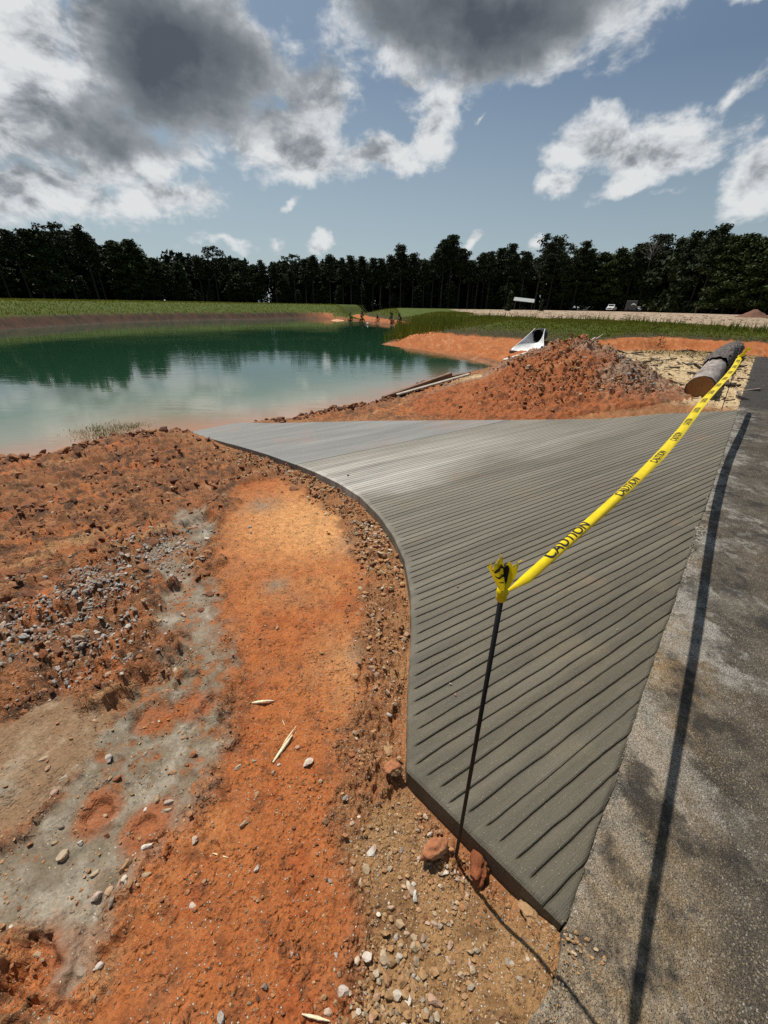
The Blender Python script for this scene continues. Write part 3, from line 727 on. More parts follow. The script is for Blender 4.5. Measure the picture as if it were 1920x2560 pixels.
def stone_material():
    m, nt = mat_new("pebble_stone")
    oi = nt.add('ShaderNodeObjectInfo'); geo = nt.add('ShaderNodeNewGeometry')
    rnd = nt.math('FRACT', nt.math('ADD', oi.outputs['Random'], geo.outputs['Random Per Island']))
    col = nt.ramp(rnd, [(0, (.47, .41, .32)), (.18, (.36, .27, .17)), (.34, (.30, .15, .065)), (.48, (.50, .46, .40)), (.60, (.19, .155, .125)), (.74, (.40, .30, .19)), (.86, (.34, .20, .13)), (1, (.56, .51, .43))])
    tcv = geo.outputs['Position']
    n = nt.noise(tcv, 70, 5, .65); n2 = nt.noise(tcv, 25, 4, .6)
    f = nt.rng(n, .25, .75, .7, 1.25)
    c = nt.mix(1.0, col, nt.add('ShaderNodeCombineColor', {0: f, 1: f, 2: f}).outputs[0], 'MULTIPLY')
    c = nt.mix(nt.rng(n2, .5, .68, 0, .55), c, (.30, .13, .055))
    nt.put(nt.bsdf.inputs['Base Color'], c); nt.bsdf.inputs['Roughness'].default_value = .85
    nt.bsdf.inputs['Specular IOR Level'].default_value = .25
    bump(nt, n, .004, .8)
    return m
STONE = stone_material()
def tinted_stone(name, stops):
    m, nt = mat_new(name)
    geo = nt.add('ShaderNodeNewGeometry'); tcv = geo.outputs['Position']
    col = nt.ramp(geo.outputs['Random Per Island'], stops)
    n = nt.noise(tcv, 80, 5, .65); f = nt.rng(n, .25, .75, .65, 1.3)
    nt.put(nt.bsdf.inputs['Base Color'], nt.mix(1.0, col, nt.add('ShaderNodeCombineColor', {0: f, 1: f, 2: f}).outputs[0], 'MULTIPLY'))
    nt.bsdf.inputs['Roughness'].default_value = .88; nt.bsdf.inputs['Specular IOR Level'].default_value = .2
    bump(nt, n, .003, .8)
    return m
GRAV_TAN = tinted_stone("tan_gravel", [(0, (.33, .150, .062)), (.3, (.38, .22, .105)), (.55, (.28, .115, .048)), (.80, (.40, .27, .15)), (.92, (.20, .15, .11)), (1, (.56, .49, .39))])
GRAV_GREY = tinted_stone("grey_gravel", [(0, (.20, .185, .165)), (.3, (.33, .31, .28)), (.55, (.24, .16, .10)), (.8, (.41, .38, .34)), (1, (.15, .13, .115))])
GRAV_ORANGE = tinted_stone("orange_crumbs", [(0, (.27, .105, .045)), (.35, (.20, .080, .038)), (.6, (.33, .16, .075)), (.85, (.15, .065, .035)), (1, (.40, .28, .17))])
GRAV_SAND = tinted_stone("sandy_gravel", [(0, (.30, .17, .075)), (.4, (.34, .205, .10)), (.65, (.24, .135, .062)), (.84, (.40, .30, .19)), (.94, (.22, .19, .155)), (1, (.54, .47, .37))])

def scatter_mesh(name, xy, size, mat, sink=.3, seed=0, zf=None, parent=None, flat=.65, base=None):
    """many small stones as one mesh"""
    r2 = np.random.default_rng(seed); n = len(xy)
    V0, F0 = base or ICO0
    protos = [rock_verts(V0, 900 + k, flat, .34, 4) for k in range(10)]
    if zf is None: zz = site(xy[:, 0], xy[:, 1])[0]
    else: zz = zf(xy[:, 0], xy[:, 1])
    a = r2.uniform(0, 2 * np.pi, n); tl = r2.normal(0, .35, (n, 2)); pk = r2.integers(0, 10, n)
    P = np.stack(protos)[pk] * size[:, None, None] * .5
    ca, sa = np.cos(a)[:, None], np.sin(a)[:, None]
    X = P[:, :, 0] * ca - P[:, :, 1] * sa; Y = P[:, :, 0] * sa + P[:, :, 1] * ca
    Z = P[:, :, 2] + X * tl[:, :1] + Y * tl[:, 1:]
    v = np.stack([X + xy[:, :1], Y + xy[:, 1:], Z + (zz + size * (.5 * flat - sink * .5))[:, None]], -1).reshape(-1, 3)
    f = (F0[None] + (np.arange(n) * len(V0))[:, None, None]).reshape(-1, 3)
    return link(name, np_mesh(name, v, f, mat, False), parent)
ICO0 = (lambda b: b)(None)
def _ico0():
    bm = bmesh.new(); bmesh.ops.create_icosphere(bm, subdivisions=1, radius=1.0)
    # icosahedron
    v = np.array([p.co[:] for p in bm.verts]); f = np.array([[q.index for q in p.verts] for p in bm.faces]); bm.free(); return v, f
ICO0 = _ico0()                       # 12 points, 20 faces
ICO1 = ico(2)

def sample(n, xr, yr, wfun, seed):
    r2 = np.random.default_rng(seed); xs = []; got = 0
    while got < n:
        q = np.stack([r2.uniform(*xr, n * 2), r2.uniform(*yr, n * 2)], 1)
        w = wfun(q[:, 0], q[:, 1]); k = r2.random(len(q)) < w
        xs.append(q[k]); got += k.sum()
        if len(xs) > 60: break
    return np.concatenate(xs)[:n]
def psize(n, lo, hi, seed, p=2.6):
    u = np.random.default_rng(seed).random(n); a = 1 - p
    return (lo ** a + u * (hi ** a - lo ** a)) ** (1 / a)
def w_strip(x, y):
    z, m = site(x, y, False); zo = zones(x, y)
    return np.clip(ss(m['sl'], .62, .03) * (m['sl'] > .012) * (1 - .8 * zo['compact']) * (m['d'] > .03) * (1 - .6 * zo['mud']) * (.35 + fbm(x, y, 3.5, 3, .5, 5.) * 1.6), 0, 1)
def w_grey(x, y):
    g = bump_at(x, y, -2.35, 1.95, .42) + bump_at(x, y, -2.3, 2.45, .38) + .8 * bump_at(x, y, -2.2, 2.95, .4) + .7 * bump_at(x, y, -2.75, 1.75, .4) + .4 * bump_at(x, y, -1.75, 1.75, .3)
    return np.clip(g * (.5 + 2 * fbm(x, y, 3., 3, .5, 15.)), 0, 1) * (y > .3)
def w_rough(x, y):
    z, m = site(x, y, False); zo = zones(x, y)
    q = np.clip(1 - zo['compact'] - zo['mud'] * .75 - zo['tan'] * .8, 0, 1) * (m['sl'] > .05) * (m['d'] > .05) * (m['e'] > .12) * (m['s'] < 7)
    return np.clip(q * (.30 + 1.6 * fbm(x, y, 2.2, 4, .55, 35.)) * np.clip(1.7 / np.hypot(x, y), 0, 1), 0, 1)
def w_comp(x, y):
    zo = zones(x, y); return np.clip(zo['compact'] * (.3 + fbm(x, y, 4., 3, .5, 45.)) * np.clip(1.1 / np.hypot(x, y), 0, 1), 0, 1)
def w_sand(x, y):
    zo = zones(x, y); z, m = site(x, y, False)
    return np.clip(zo['sandy'] * (m['d'] > .02) * (.45 + 1.4 * fbm(x, y, 6., 3, .5, 55.)) + bump_at(x, y, .03, .27, .09), 0, 1)
def stuff(o): return tag(o, kind='stuff')
q = sample(5200, (-3.2, .6), (.45, 6.5), w_strip, 1); stuff(scatter_mesh('ramp_edge_gravel', q, psize(len(q), .007, .040, 1, 2.3) * np.clip(np.hypot(q[:, 0], q[:, 1]) / 1.6, .65, 1.6), GRAV_TAN, .35, 1))
q = sample(3200, (-3.4, -1.3), (1.3, 3.6), w_grey, 2); stuff(scatter_mesh('grey_gravel', q, psize(len(q), .012, .052, 2, 2.4), GRAV_GREY, .3, 2))
DARKCL = tinted_stone("damp_clay_lumps", [(0, (.17, .070, .034)), (.4, (.12, .054, .030)), (.7, (.24, .105, .048)), (1, (.32, .155, .072))])
def w_shore(x, y):
    z, m = site(x, y, False); return np.clip(np.exp(-((m['e'] - .22) / .22) ** 2) * (m['e'] > .03) * (m['sl'] > .05) * (.3 + 1.8 * fbm(x, y, 1.4, 3, .5, 19.)), 0, 1)
q = sample(700, (-7.5, 1.5), (5.2, 14.5), w_shore, 16); stuff(scatter_mesh('shore_lumps', q, psize(len(q), .05, .22, 16, 2.4), DARKCL, .35, 16, base=ICO1))
q = sample(420, (-6.3, -.8), (1.3, 8.0), w_rough, 17); stuff(scatter_mesh('clay_clods', q, psize(len(q), .045, .19, 17, 2.8) * np.clip(np.hypot(q[:, 0], q[:, 1]) / 4, .45, 1.3), DARKCL, .5, 17, base=ICO1, flat=.5))
q = sample(4200, (-6.3, .5), (.3, 8.2), w_rough, 3); stuff(scatter_mesh('clay_crumbs', q, psize(len(q), .008, .07, 3, 2.5) * np.clip(np.hypot(q[:, 0], q[:, 1]) / 2.6, .7, 2.0), GRAV_ORANGE, .35, 3))
q = sample(1300, (-2.0, 0), (.2, 4.8), w_comp, 14); stuff(scatter_mesh('track_crumbs', q, psize(len(q), .005, .022, 14, 2.4), GRAV_ORANGE, .4, 14))
q = sample(800, (-2.0, 0), (.2, 4.8), w_comp, 4); stuff(scatter_mesh('track_grit', q, psize(len(q), .0035, .016, 4, 2.6), GRAV_TAN, .4, 4))
def w_bed(x, y): return bump_at(x, y, .06, .29, .10) * (site(x, y, False)[1]['d'] > .03)
q = sample(210, (-.3, .4), (.12, .5), w_bed, 15); stuff(scatter_mesh('pale_gravel', q, psize(len(q), .010, .036, 15, 2.0), GRAV_SAND, .35, 15))
q = sample(1900, (-.2, .62), (.15, .95), w_sand, 5); stuff(scatter_mesh('sandy_grit', q, psize(len(q), .004, .024, 5, 2.4), GRAV_SAND, .35, 5))
def w_mud(x, y):
    zo = zones(x, y); return np.clip(zo['mud'] * .5 + zo['tan'] * .25, 0, 1) * (fbm(x, y, 5., 3, .5, 65.) > -.05) * np.clip(1.1 / np.hypot(x, y), 0, 1)
q = sample(1300, (-2.6, -.6), (.3, 4.1), w_mud, 6); stuff(scatter_mesh('mud_grit', q, psize(len(q), .005, .024, 6, 2.5), GRAV_TAN, .35, 6))

JOINT = tinted_stone("cement_crumbs", [(0, (.10, .09, .07)), (.4, (.20, .18, .15)), (.7, (.30, .25, .17)), (1, (.42, .39, .34))])
def along_road(n, s0, s1, d0, d1, sd_):
    r2 = np.random.default_rng(sd_); a = r2.uniform(s0, s1, n); b = r2.normal((d0 + d1) / 2, (d1 - d0) / 2, n); return np.stack([RA[0] + RD[0] * a + RN[0] * b, RA[1] + RD[1] * a + RN[1] * b], 1)
q = np.concatenate([along_road(1300, 0, 3.2, -.035, .012, 81), along_road(900, 3, 9.0, -.05, .02, 82)]); stuff(scatter_mesh('joint_crumbs', q, psize(len(q), .004, .022, 81, 2.6), JOINT, .4, 81, lambda x, y: np.where((x - RA[0]) * RN[0] + (y - RA[1]) * RN[1] > 0, -SLOPE * np.maximum((x - RA[0]) * RN[0] + (y - RA[1]) * RN[1], 0) - .006, -.004)))
q = along_road(700, -.55, .02, -.06, .05, 83); stuff(scatter_mesh('road_edge_crumbs', q, psize(len(q), .003, .018, 83, 2.6), GRAV_SAND, .35, 83, lambda x, y: np.maximum(site(x, y)[0], np.where((x - RA[0]) * RN[0] + (y - RA[1]) * RN[1] < 0, -.002, -9))))
# single pebbles
PROTO = []
for k in range(9):
    V, F = ICO1; me = np_mesh('pebble', rock_verts(V, 40 + k, .66 if k % 3 else .48, .22, 12), F, STONE, False)
    PROTO.append(me)
def pebble(x, y, w, label, group=None, k=None, z=None, name='pebble', sink=.34, squash=1.0):
    k = random.randrange(9) if k is None else k
    o = link(name, PROTO[k]); sz = w * .50
    zz = gz(x, y) if z is None else z
    o.scale = (sz, sz * random.uniform(.8, 1.0), sz * random.uniform(.8, 1.1) * squash)
    o.rotation_euler = (random.uniform(-.3, .3), random.uniform(-.3, .3), random.uniform(0, 6.28))
    o.location = (x, y, zz + sz * (.55 - sink) * squash)
    return tag(o, label, 'stone', group)
LABELED = [
 (-.319,.975,.056,'large pale tan stone just right of the long pale wood splinter'),
 (-.511,.851,.035,'round whitish pebble alone on orange dirt below the long splinter'),
 (-.528,.743,.040,'angular grey topped stone casting a hard shadow mid orange track'),
 (-.703,.694,.039,'rounded white stone on the boundary between orange track and grey mud'),
 (-.433,.601,.030,'upright pear shaped pale pebble on the lower orange track'),
 (-.609,.569,.021,'small yellowish pebble on orange track below the thin straw'),
 (-.625,.509,.031,'oval cream pebble on the orange track nearest the grey mud corner'),
 (-.854,.373,.041,'broad white stone at the bottom tip of the grey mud'),
 (-.324,.329,.027,'tan oval pebble low on the orange track left of the tall stone'),
 (-.028,.383,.041,'chalk white block stone of the split pair near the sandy gravel'),
 (-.057,.376,.029,'brown grey half of the split pair beside the chalk white block'),
 (-.095,.316,.048,'tall upright pinkish tan stone at the bottom of the photo'),
 (-.431,.271,.038,'flat cream stone cut by the bottom edge on orange dirt'),
 (.024,.383,.055,'big olive brown stone right of the chalk white block'),
 (.000,.352,.027,'slim pale stone leaning below the olive brown stone'),
 (.033,.340,.049,'large flat pink beige stone below the olive brown stone'),
 (.165,.302,.056,'large flat dark grey stone in the bottom sandy gravel'),
 (-.940,.852,.046,'biggest white block of the small rock cluster on the mud edge'),
 (-.881,.836,.040,'second white block on the right of the rock cluster on mud'),
 (-.874,.803,.043,'low white block at the foot of the rock cluster on mud'),
 (-.889,.681,.050,'long narrow grey stone standing out of the grey mud'),
 (-1.191,.654,.055,'pointed pink triangular stone lying on pale grey mud'),
 (-.928,.619,.052,'long ridged grey stone above the heap of river pebbles'),
 (-1.035,.602,.036,'oval pinkish orange pebble alone in the grey mud'),
 (-.982,.539,.044,'leaning grey pebble at the left end of the pebble heap'),
 (-.951,.549,.041,'smooth white pebble in the middle of the pebble heap'),
 (-.923,.568,.036,'olive brown pebble at the top of the pebble heap'),
 (-.910,.581,.034,'pale round pebble at the right top of the pebble heap'),
 (-.914,.521,.038,'cream pebble at the lower end of the pebble heap'),
 (-.828,.591,.036,'tan stone apart on the right of the pebble heap'),
 (-1.395,.865,.043,'long grey white stone at the upper edge of the pale mud'),
 (-1.265,1.023,.050,'dark slate grey stone lying on wet mud beside tan silt'),
 (-.925,.954,.038,'white topped pebble at the right edge of the wet mud'),
 (-1.580,1.028,.043,'yellowish stone pair member farther up on the brown silt'),
 (-1.526,.984,.036,'whitish stone pair member nearer down on the brown silt'),
 (-.689,1.868,.038,'lone cream stone halfway up the orange track'),
 (-.380,1.045,.034,'reddish brown stone above the large pale tan stone'),
 (-.631,.964,.038,'jagged pinkish white stone left of the small dark pebble'),
 (-.564,.987,.026,'small dark green grey pebble left of the long splinter'),
 (.250,.506,.019,'tiny white pebble alone on sandy dirt below the stake'),
]
for x, y, w, lb in LABELED: pebble(x, y, w, lb)
MORE = [(-.259,.393,.018),(-.123,.391,.018),(-.132,.283,.03),(-.058,.279,.034),(-.011,.269,.027),(.094,.302,.033),(.061,.427,.028),(-.089,.594,.026),(-.060,.559,.029),(-.951,.549,.03),(-.871,.565,.034),(-1.415,.939,.036),(-1.278,.752,.032),(-1.099,1.036,.03),(-1.2,.938,.025),(-1.142,.802,.026),(-.968,.812,.023),(-1.155,.695,.034),(-1.265,.699,.028),(-1.48,.71,.041),(-.449,.972,.025),(-.464,.934,.028),(-1.575,1.63,.034),(.072,.387,.024),(.044,.495,.029)]
for x, y, w in MORE: pebble(x, y, w, 'small pebble lying loose among others on the near dirt', 'loose small pebbles on the near dirt')
q = sample(95, (-1.2, .3), (.5, 4.4), w_strip, 21)
for (x, y), w in zip(q, psize(95, .028, .062, 21)): pebble(x, y, w * (.8 + .12 * y), 'tan pebble in the loose strip along the curved ramp edge', 'pebbles in the strip along the ramp edge')
q = sample(60, (-3.0, -1.5), (1.4, 3.3), w_grey, 22)
for (x, y), w in zip(q, psize(60, .04, .075, 22)): pebble(x, y, w, 'grey river pebble in the gravel patch on the rough clay', 'pebbles of the gravel patch on the rough clay')
q = sample(50, (-5.0, -1.0), (1.0, 6.5), w_rough, 23)
for (x, y), w in zip(q, psize(50, .05, .12, 23)): pebble(x, y, w, 'stone scattered over the churned clay short of the water', 'stones scattered over the churned clay')
q = sample(40, (0, .6), (.2, .8), w_sand, 24)
for (x, y), w in zip(q, psize(40, .018, .036, 24)): pebble(x, y, w, 'small stone bedded in the sandy dirt below the stake', 'stones bedded in the sandy dirt')
# stones on the concrete
def slab_z(x, y): return -SLOPE * max(0.0, (x - RA[0]) * RN[0] + (y - RA[1]) * RN[1])
for x, y, w, lb in [(1.325,2.22,.020,'white pebble on the ramp left of the tape and right of the knot'), (.518,2.10,.022,'small pebble on the ramp upper left of the tape knot'), (.348,1.289,.019,'upper pebble of two on the ramp left of the stake'), (.362,1.227,.020,'lower white pebble of two on the ramp left of the stake'), (1.345,1.63,.014,'tiny pebble on the ramp halfway between stake and asphalt'), (-.471,4.575,.04,'dark stone at the far curved edge of the grooved ramp')]:
    pebble(x, y, w, lb, z=slab_z(x, y) + .001, sink=.05)
# big clods round the stake
def clod(x, y, w, mat, label, seed, flat=.6, rz=0., hgt=1.0):
    V, F = ICO3; v = rock_verts(V, seed, flat, .25, 7)
    nrm = v / np.linalg.norm(v, axis=1)[:, None]
    v = v + nrm * (fbm(v[:, 0] + v[:, 2], v[:, 1] - v[:, 2] * .7, 2.6, 6, .66, seed) * .26)[:, None]
    o = link('clay_clod', np_mesh('clay_clod', v * np.array([w * .52, w * .52, w * .52 * hgt]), F, mat, True)); o.location = (x, y, gz(x, y) + w * .17 * hgt)
    o.rotation_euler = (.12, -.1, rz); return tag(o, label, 'clod')
def clod_mat(name, a, b, c):
    m, nt = mat_new(name); o = nt.add('ShaderNodeTexCoord').outputs['Object']
    n = nt.noise(o, 14, 6, .65); n2 = nt.noise(o, 60, 5, .7); n3 = nt.noise(o, 7, 3, .5)
    cc = nt.mix(nt.rng(n, .42, .6), a, b); cc = nt.mix(nt.rng(n3, .48, .56), cc, c)
    f = nt.rng(n2, .25, .75, .7, 1.3)
    nt.put(nt.bsdf.inputs['Base Color'], nt.mix(1.0, cc, nt.add('ShaderNodeCombineColor', {0: f, 1: f, 2: f}).outputs[0], 'MULTIPLY'))
    nt.bsdf.inputs['Roughness'].default_value = .9; nt.bsdf.inputs['Specular IOR Level'].default_value = .2
    bump(nt, nt.math('ADD', n, n2), .006, .9); return m
CL1 = clod_mat("two_tone_clay", (.36, .15, .07), (.27, .10, .045), (.40, .255, .13)); CL2 = clod_mat("dark_red_clay", (.22, .07, .028), (.12, .042, .02), (.30, .11, .045)); CL3 = clod_mat("brown_clay", (.33, .20, .10), (.26, .15, .07), (.36, .23, .12))
clod(.200, .640, .115, CL1, 'large two tone orange and tan clod left of the stake base', 5, .55, .4, 1.15)
clod(.352, .598, .100, CL2, 'dark red lump wedged between stake base and concrete edge', 9, .6, 1.2, 1.1)
clod(.478, .470, .070, CL3, 'brown sandy clod under the near concrete corner', 13, .55, 2.2)
clod(.292, .592, .030, CL2, 'thin curled brown flake just below the stake base', 17, .5, .8)
clod(.062, .910, .075, CL1, 'orange clod against the concrete near its left corner', 23, .6, .2)
clod(.040, 1.02, .062, CL3, 'tan clod beside the straight left concrete edge', 29, .55, 1.9)

# ------------------------------------------------------------------ wood splinters
SPL = simple("pale_wood", (.62, .52, .33), .8, var=.3, scale=60, bmp=.003)
def splinter(p0, p1, w, label, lift=.006, name='wood_splinter'):
    p0, p1 = np.array(p0), np.array(p1); L = np.linalg.norm(p1 - p0); bm = bmesh.new(); n = 8; rows = []
    for i in range(n + 1):
        f = i / n; ww = w * (.15 + .85 * math.sin(math.pi * min(.95, f * .8 + .12))) * random.uniform(.85, 1.1); zz = .3 * w * math.sin(f * 3)
        rows.append([bm.verts.new((f * L, -ww / 2, zz)), bm.verts.new((f * L, ww / 2, zz)), bm.verts.new((f * L, ww * .3, zz + w * .3)), bm.verts.new((f * L, -ww * .3, zz + w * .3))])
    for a, b in zip(rows, rows[1:]):
        for k in range(4): bm.faces.new((a[k], a[(k + 1) % 4], b[(k + 1) % 4], b[k]))
    bm.faces.new(rows[0]); bm.faces.new(rows[-1][::-1]); bmesh.ops.recalc_face_normals(bm, faces=bm.faces)
    o = bm_obj(name, bm, SPL); z0, z1 = gz(*p0), gz(*p1)
    o.location = (*p0, z0 + lift); o.rotation_euler = (0, -math.atan2(z1 - z0, L), math.atan2(p1[1] - p0[1], p1[0] - p0[0]))
    return tag(o, label, 'splinter')
splinter((-.675,1.296), (-.560,1.302), .016, 'short pale splinter lying flat across the orange track')
splinter((-.478,.980), (-.418,1.105), .018, 'long pale wood splinter on the orange track, lower of the touching two')
splinter((-.455,1.06), (-.408,1.150), .008, 'thin pale splinter sticking up beyond the long one', .012)
splinter((-.619,.656), (-.548,.636), .005, 'thin straw on the orange track below the white stones', .003, 'straw')
splinter((-.204,.277), (-.125,.266), .008, 'light brown stick at the bottom edge near the gravel', .004, 'stick')
splinter((-.490,1.195), (-.468,1.160), .003, 'tiny bent straw above the long splinter', .003, 'straw')

# ------------------------------------------------------------------ dirt mound
def mound_h(x, y):
    def cone(cx, cy, rx, ry, h, p=1.15):
        rho = np.sqrt(((x - cx) / rx) ** 2 + ((y - cy) / ry) ** 2); return h * np.clip(1 - np.sqrt(rho ** 2 + .010), 0, 1) ** p
    hs = [cone(4.75, 10.5, 2.3, 3.0, .98), cone(3.5, 9.9, 1.8, 2.4, .05), cone(2.1, 9.6, 2.3, 2.2, .10, 1.), cone(5.5, 9.2, 1.5, 1.5, .30, 1.), cone(3.5, 8.9, 2.4, 1.5, .34, 1.), cone(5.5, 10.8, 1.9, 2.2, .60)]
    m = hs[0]
    for b in hs[1:]: m = np.maximum(m, b) + .12 * np.minimum(m, b)
    return m
def mound_z(x, y):
    h = mound_h(x, y); k = ss(h, .0, .25)
    rel = np.abs(fbm(x, y, 2.0, 5, .6, 3.)) * .26 + fbm(x, y, 5., 5, .65, 13.) * .15 + fbm(x, y, 18., 3, .6, 23.) * .03
    return site(x, y)[0] + h + k * rel - .09 * (1 - ss(h, .0, .06))
def build_mound():
    gx, gy = np.meshgrid(np.linspace(-.8, 7.6, 300), np.linspace(7.2, 13.8, 230), indexing='ij'); x, y = gx.ravel(), gy.ravel()
    h = mound_h(x, y); z = mound_z(x, y); ny = 230
    i = np.arange(299)[:, None] * ny; j = np.arange(229)[None, :]
    f = np.stack([i + j, i + ny + j, i + ny + j + 1, i + j + 1], -1).reshape(-1, 4); f = f[(h[f] > .002).any(1)]
    nm = fbm(x, y, 4., 5, .62, 3.); nb = fbm(x, y, 1.2, 4, .55, 30.)
    c = np.tile(np.array([.33, .105, .038]), (len(x), 1)); c = mixc(c, (.15, .060, .030), ss(nm, -.05, .45)); c = mixc(c, (.42, .17, .07), ss(nb + .3 * nm, .1, .5) * .8)
    c = mixc(c, (.27, .20, .145), np.clip(ss(x + nb * 1.2, 4.4, 5.4) * ss(z, -.1, .35) + ss(y, 10.4, 10.9) * .8, 0, 1) * .8)
    c = mixc(c, (.25, .175, .11), ss(x, 5.2, 6.0) * ss(nm, -.2, .3) * .7)
    o = empty('dirt_mound', (3.8, 10.0, -.35)); tag(o, 'rough heap of orange clay and gravel beyond the ramp', 'dirt pile')
    me = np_mesh('heap', np.stack([x, y, z], 1) - np.array([3.8, 10.0, -.35]), f, SOIL, True); vcol(me, 'soil', c); vcol(me, 'aux', np.stack([x * 0, x * 0 + .8, x * 0], 1))
    link('heap', me, o)
    def wm(a, b): hh = mound_h(a, b); return np.clip(ss(hh, .05, .3) * (.35 + 1.2 * fbm(a, b, 1.6, 4, .6, 3.)) * ss(b, 12., 10.5), 0, 1)
    for nme, mt, n, sd, wx in (('orange_lumps', GRAV_ORANGE, 2400, 31, 0), ('gravel', GRAV_TAN, 2000, 32, 1), ('grey_gravel', GRAV_GREY, 1500, 33, 2)):
        wf = wm if wx == 0 else (lambda a, b: wm(a, b) * np.clip(.25 + ss(a + 1.2 * fbm(a, b, 1.3, 3, .5, 9.), 2.6, 4.) * .8, 0, 1)) if wx == 1 else (lambda a, b: wm(a, b) * np.clip(ss(a + fbm(a, b, 1.3, 3, .5, 9.), 4.2, 5.4) + ss(b, 9.7, 10.6) * .5, 0, 1))
        q = sample(n, (.3, 7.), (7.4, 12.), wf, sd)
        so = scatter_mesh(nme, q, psize(len(q), .020, .12, sd, 2.5), mt, .25, sd, mound_z); so.data.transform(Matrix.Translation((-3.8, -10.0, .35))); so.parent = o; so['kind'] = 'stuff'
build_mound()

# ------------------------------------------------------------------ trees
def leaf_mat(name, a, b, glow=0.0):
    m, nt = mat_new(name)
    oi = nt.add('ShaderNodeObjectInfo'); geo = nt.add('ShaderNodeNewGeometry')
    f = nt.math('ADD', nt.math('MULTIPLY', geo.outputs['Random Per Island'], .65), nt.math('MULTIPLY', oi.outputs['Random'], .35))
    c = nt.mix(f, a, b); nt.put(nt.bsdf.inputs['Base Color'], c); nt.bsdf.inputs['Roughness'].default_value = .75
    nt.bsdf.inputs['Specular IOR Level'].default_value = .15
    if glow:
        tr = nt.add('ShaderNodeBsdfTranslucent', {'Color': c}); mx = nt.add('ShaderNodeMixShader', {0: glow, 1: nt.bsdf.outputs[0], 2: tr.outputs[0]}); nt.l.new(mx.outputs[0], nt.out.inputs[0])
    return m
LF_PINE = leaf_mat("pine_needles", (.015, .024, .009), (.036, .047, .016)); LF_BROAD = leaf_mat("broad_leaves", (.018, .032, .009), (.048, .066, .016))
BARK_T = simple("tree_bark", (.034, .027, .022), .9, var=.35, scale=3)
def leaf_cloud(lobes, per, size, seed):
    """small leaf triangles spread through lobes: (x,y,z, rx,ry,rz)"""
    r2 = np.random.default_rng(seed); V = []
    for (x, y, z, rx, ry, rz) in lobes:
        n = int(per * (rx * ry * rz) ** .45); u = r2.normal(size=(n, 3)); u /= np.linalg.norm(u, axis=1)[:, None]
        rad = r2.random(n) ** .45
        c = np.array([x, y, z]) + u * rad[:, None] * np.array([rx, ry, rz])
        a = r2.normal(size=(n, 3)); a /= np.linalg.norm(a, axis=1)[:, None]; b = np.cross(a, r2.normal(size=(n, 3))); b /= np.linalg.norm(b, axis=1)[:, None]
        s = size * r2.uniform(.5, 1.3, n)[:, None]
        V.append(np.stack([c - a * s * .5, c + a * s * .5, c + b * s * .9], 1).reshape(-1, 3))
    v = np.concatenate(V); return v, np.arange(len(v)).reshape(-1, 3)
def tree_proto(kind, seed):
    """a tree 18 m tall: crown mesh and trunk mesh"""
    r = random.Random(seed); lobes = []; bm = bmesh.new(); Ht = 18.0
    lean = (r.uniform(-.5, .5), r.uniform(-.5, .5))
    def axis(f): return Vector((lean[0] * f * f, lean[1] * f * f, Ht * f))
    tube(bm, [axis(f) for f in (0, .1, .3, .55, .8, .96)], [.27, .22, .18, .14, .08, .03], 6)
    if kind == 'pine':
        base = r.uniform(.46, .58); n = 20; spread = 2.7; thin = 1.
    elif kind == 'open':
        base = r.uniform(.50, .58); n = 15; spread = 3.6; thin = .75
    elif kind == 'sparse':
        base = r.uniform(.42, .5); n = 17; spread = 3.2; thin = .36
    else:
        base = .10; n = 34; spread = 3.1; thin = 1.
    for i in range(n):
        f = base + (1 - base) * (i + r.random()) / n; g = (f - base) / (1 - base)
        if kind == 'broad': reach = spread * math.sin(math.pi * min(1, .22 + .74 * g)) * r.uniform(.65, 1.1)
        elif kind == 'open': reach = spread * (.45 + .8 * math.sin(math.pi * (.15 + .75 * g))) * .8 * r.uniform(.6, 1.1)
        else: reach = spread * (1.02 - .78 * g) * r.uniform(.55, 1.1) * (1 if g > .12 else .7)
        a = i * 2.4 + r.uniform(-.5, .5); p = axis(f); up = r.uniform(.0, .9)
        q = p + Vector((math.cos(a) * reach, math.sin(a) * reach, up * (.6 if kind != 'broad' else .2)))
        tube(bm, [p, p.lerp(q, .55) + Vector((0, 0, .15)), q], [.07, .05, .02], 4)
        sz = r.uniform(.75, 1.25) * (1.15 if kind == 'broad' else .95)
        lobes.append((q.x, q.y, q.z, sz * 1.25, sz * 1.25, sz * .72))
        m = p.lerp(q, .55); lobes.append((m.x, m.y, m.z + .1, sz * .8, sz * .8, sz * .5))
    top = axis(1.0); lobes.append((top.x, top.y, Ht - .7, .9, .9, .85)); lobes.append((top.x, top.y, Ht - .15, .45, .45, .3))
    v, f = leaf_cloud(lobes, {'pine': 80, 'open': 78, 'sparse': 36, 'broad': 105}[kind], .46 if kind != 'broad' else .5, seed)
    cm = np_mesh('crown', v, f, LF_BROAD if kind == 'broad' else LF_PINE, False)
    tm = bpy.data.meshes.new('trunk'); bm.to_mesh(tm); bm.free(); tm.materials.append(BARK_T)
    return cm, tm
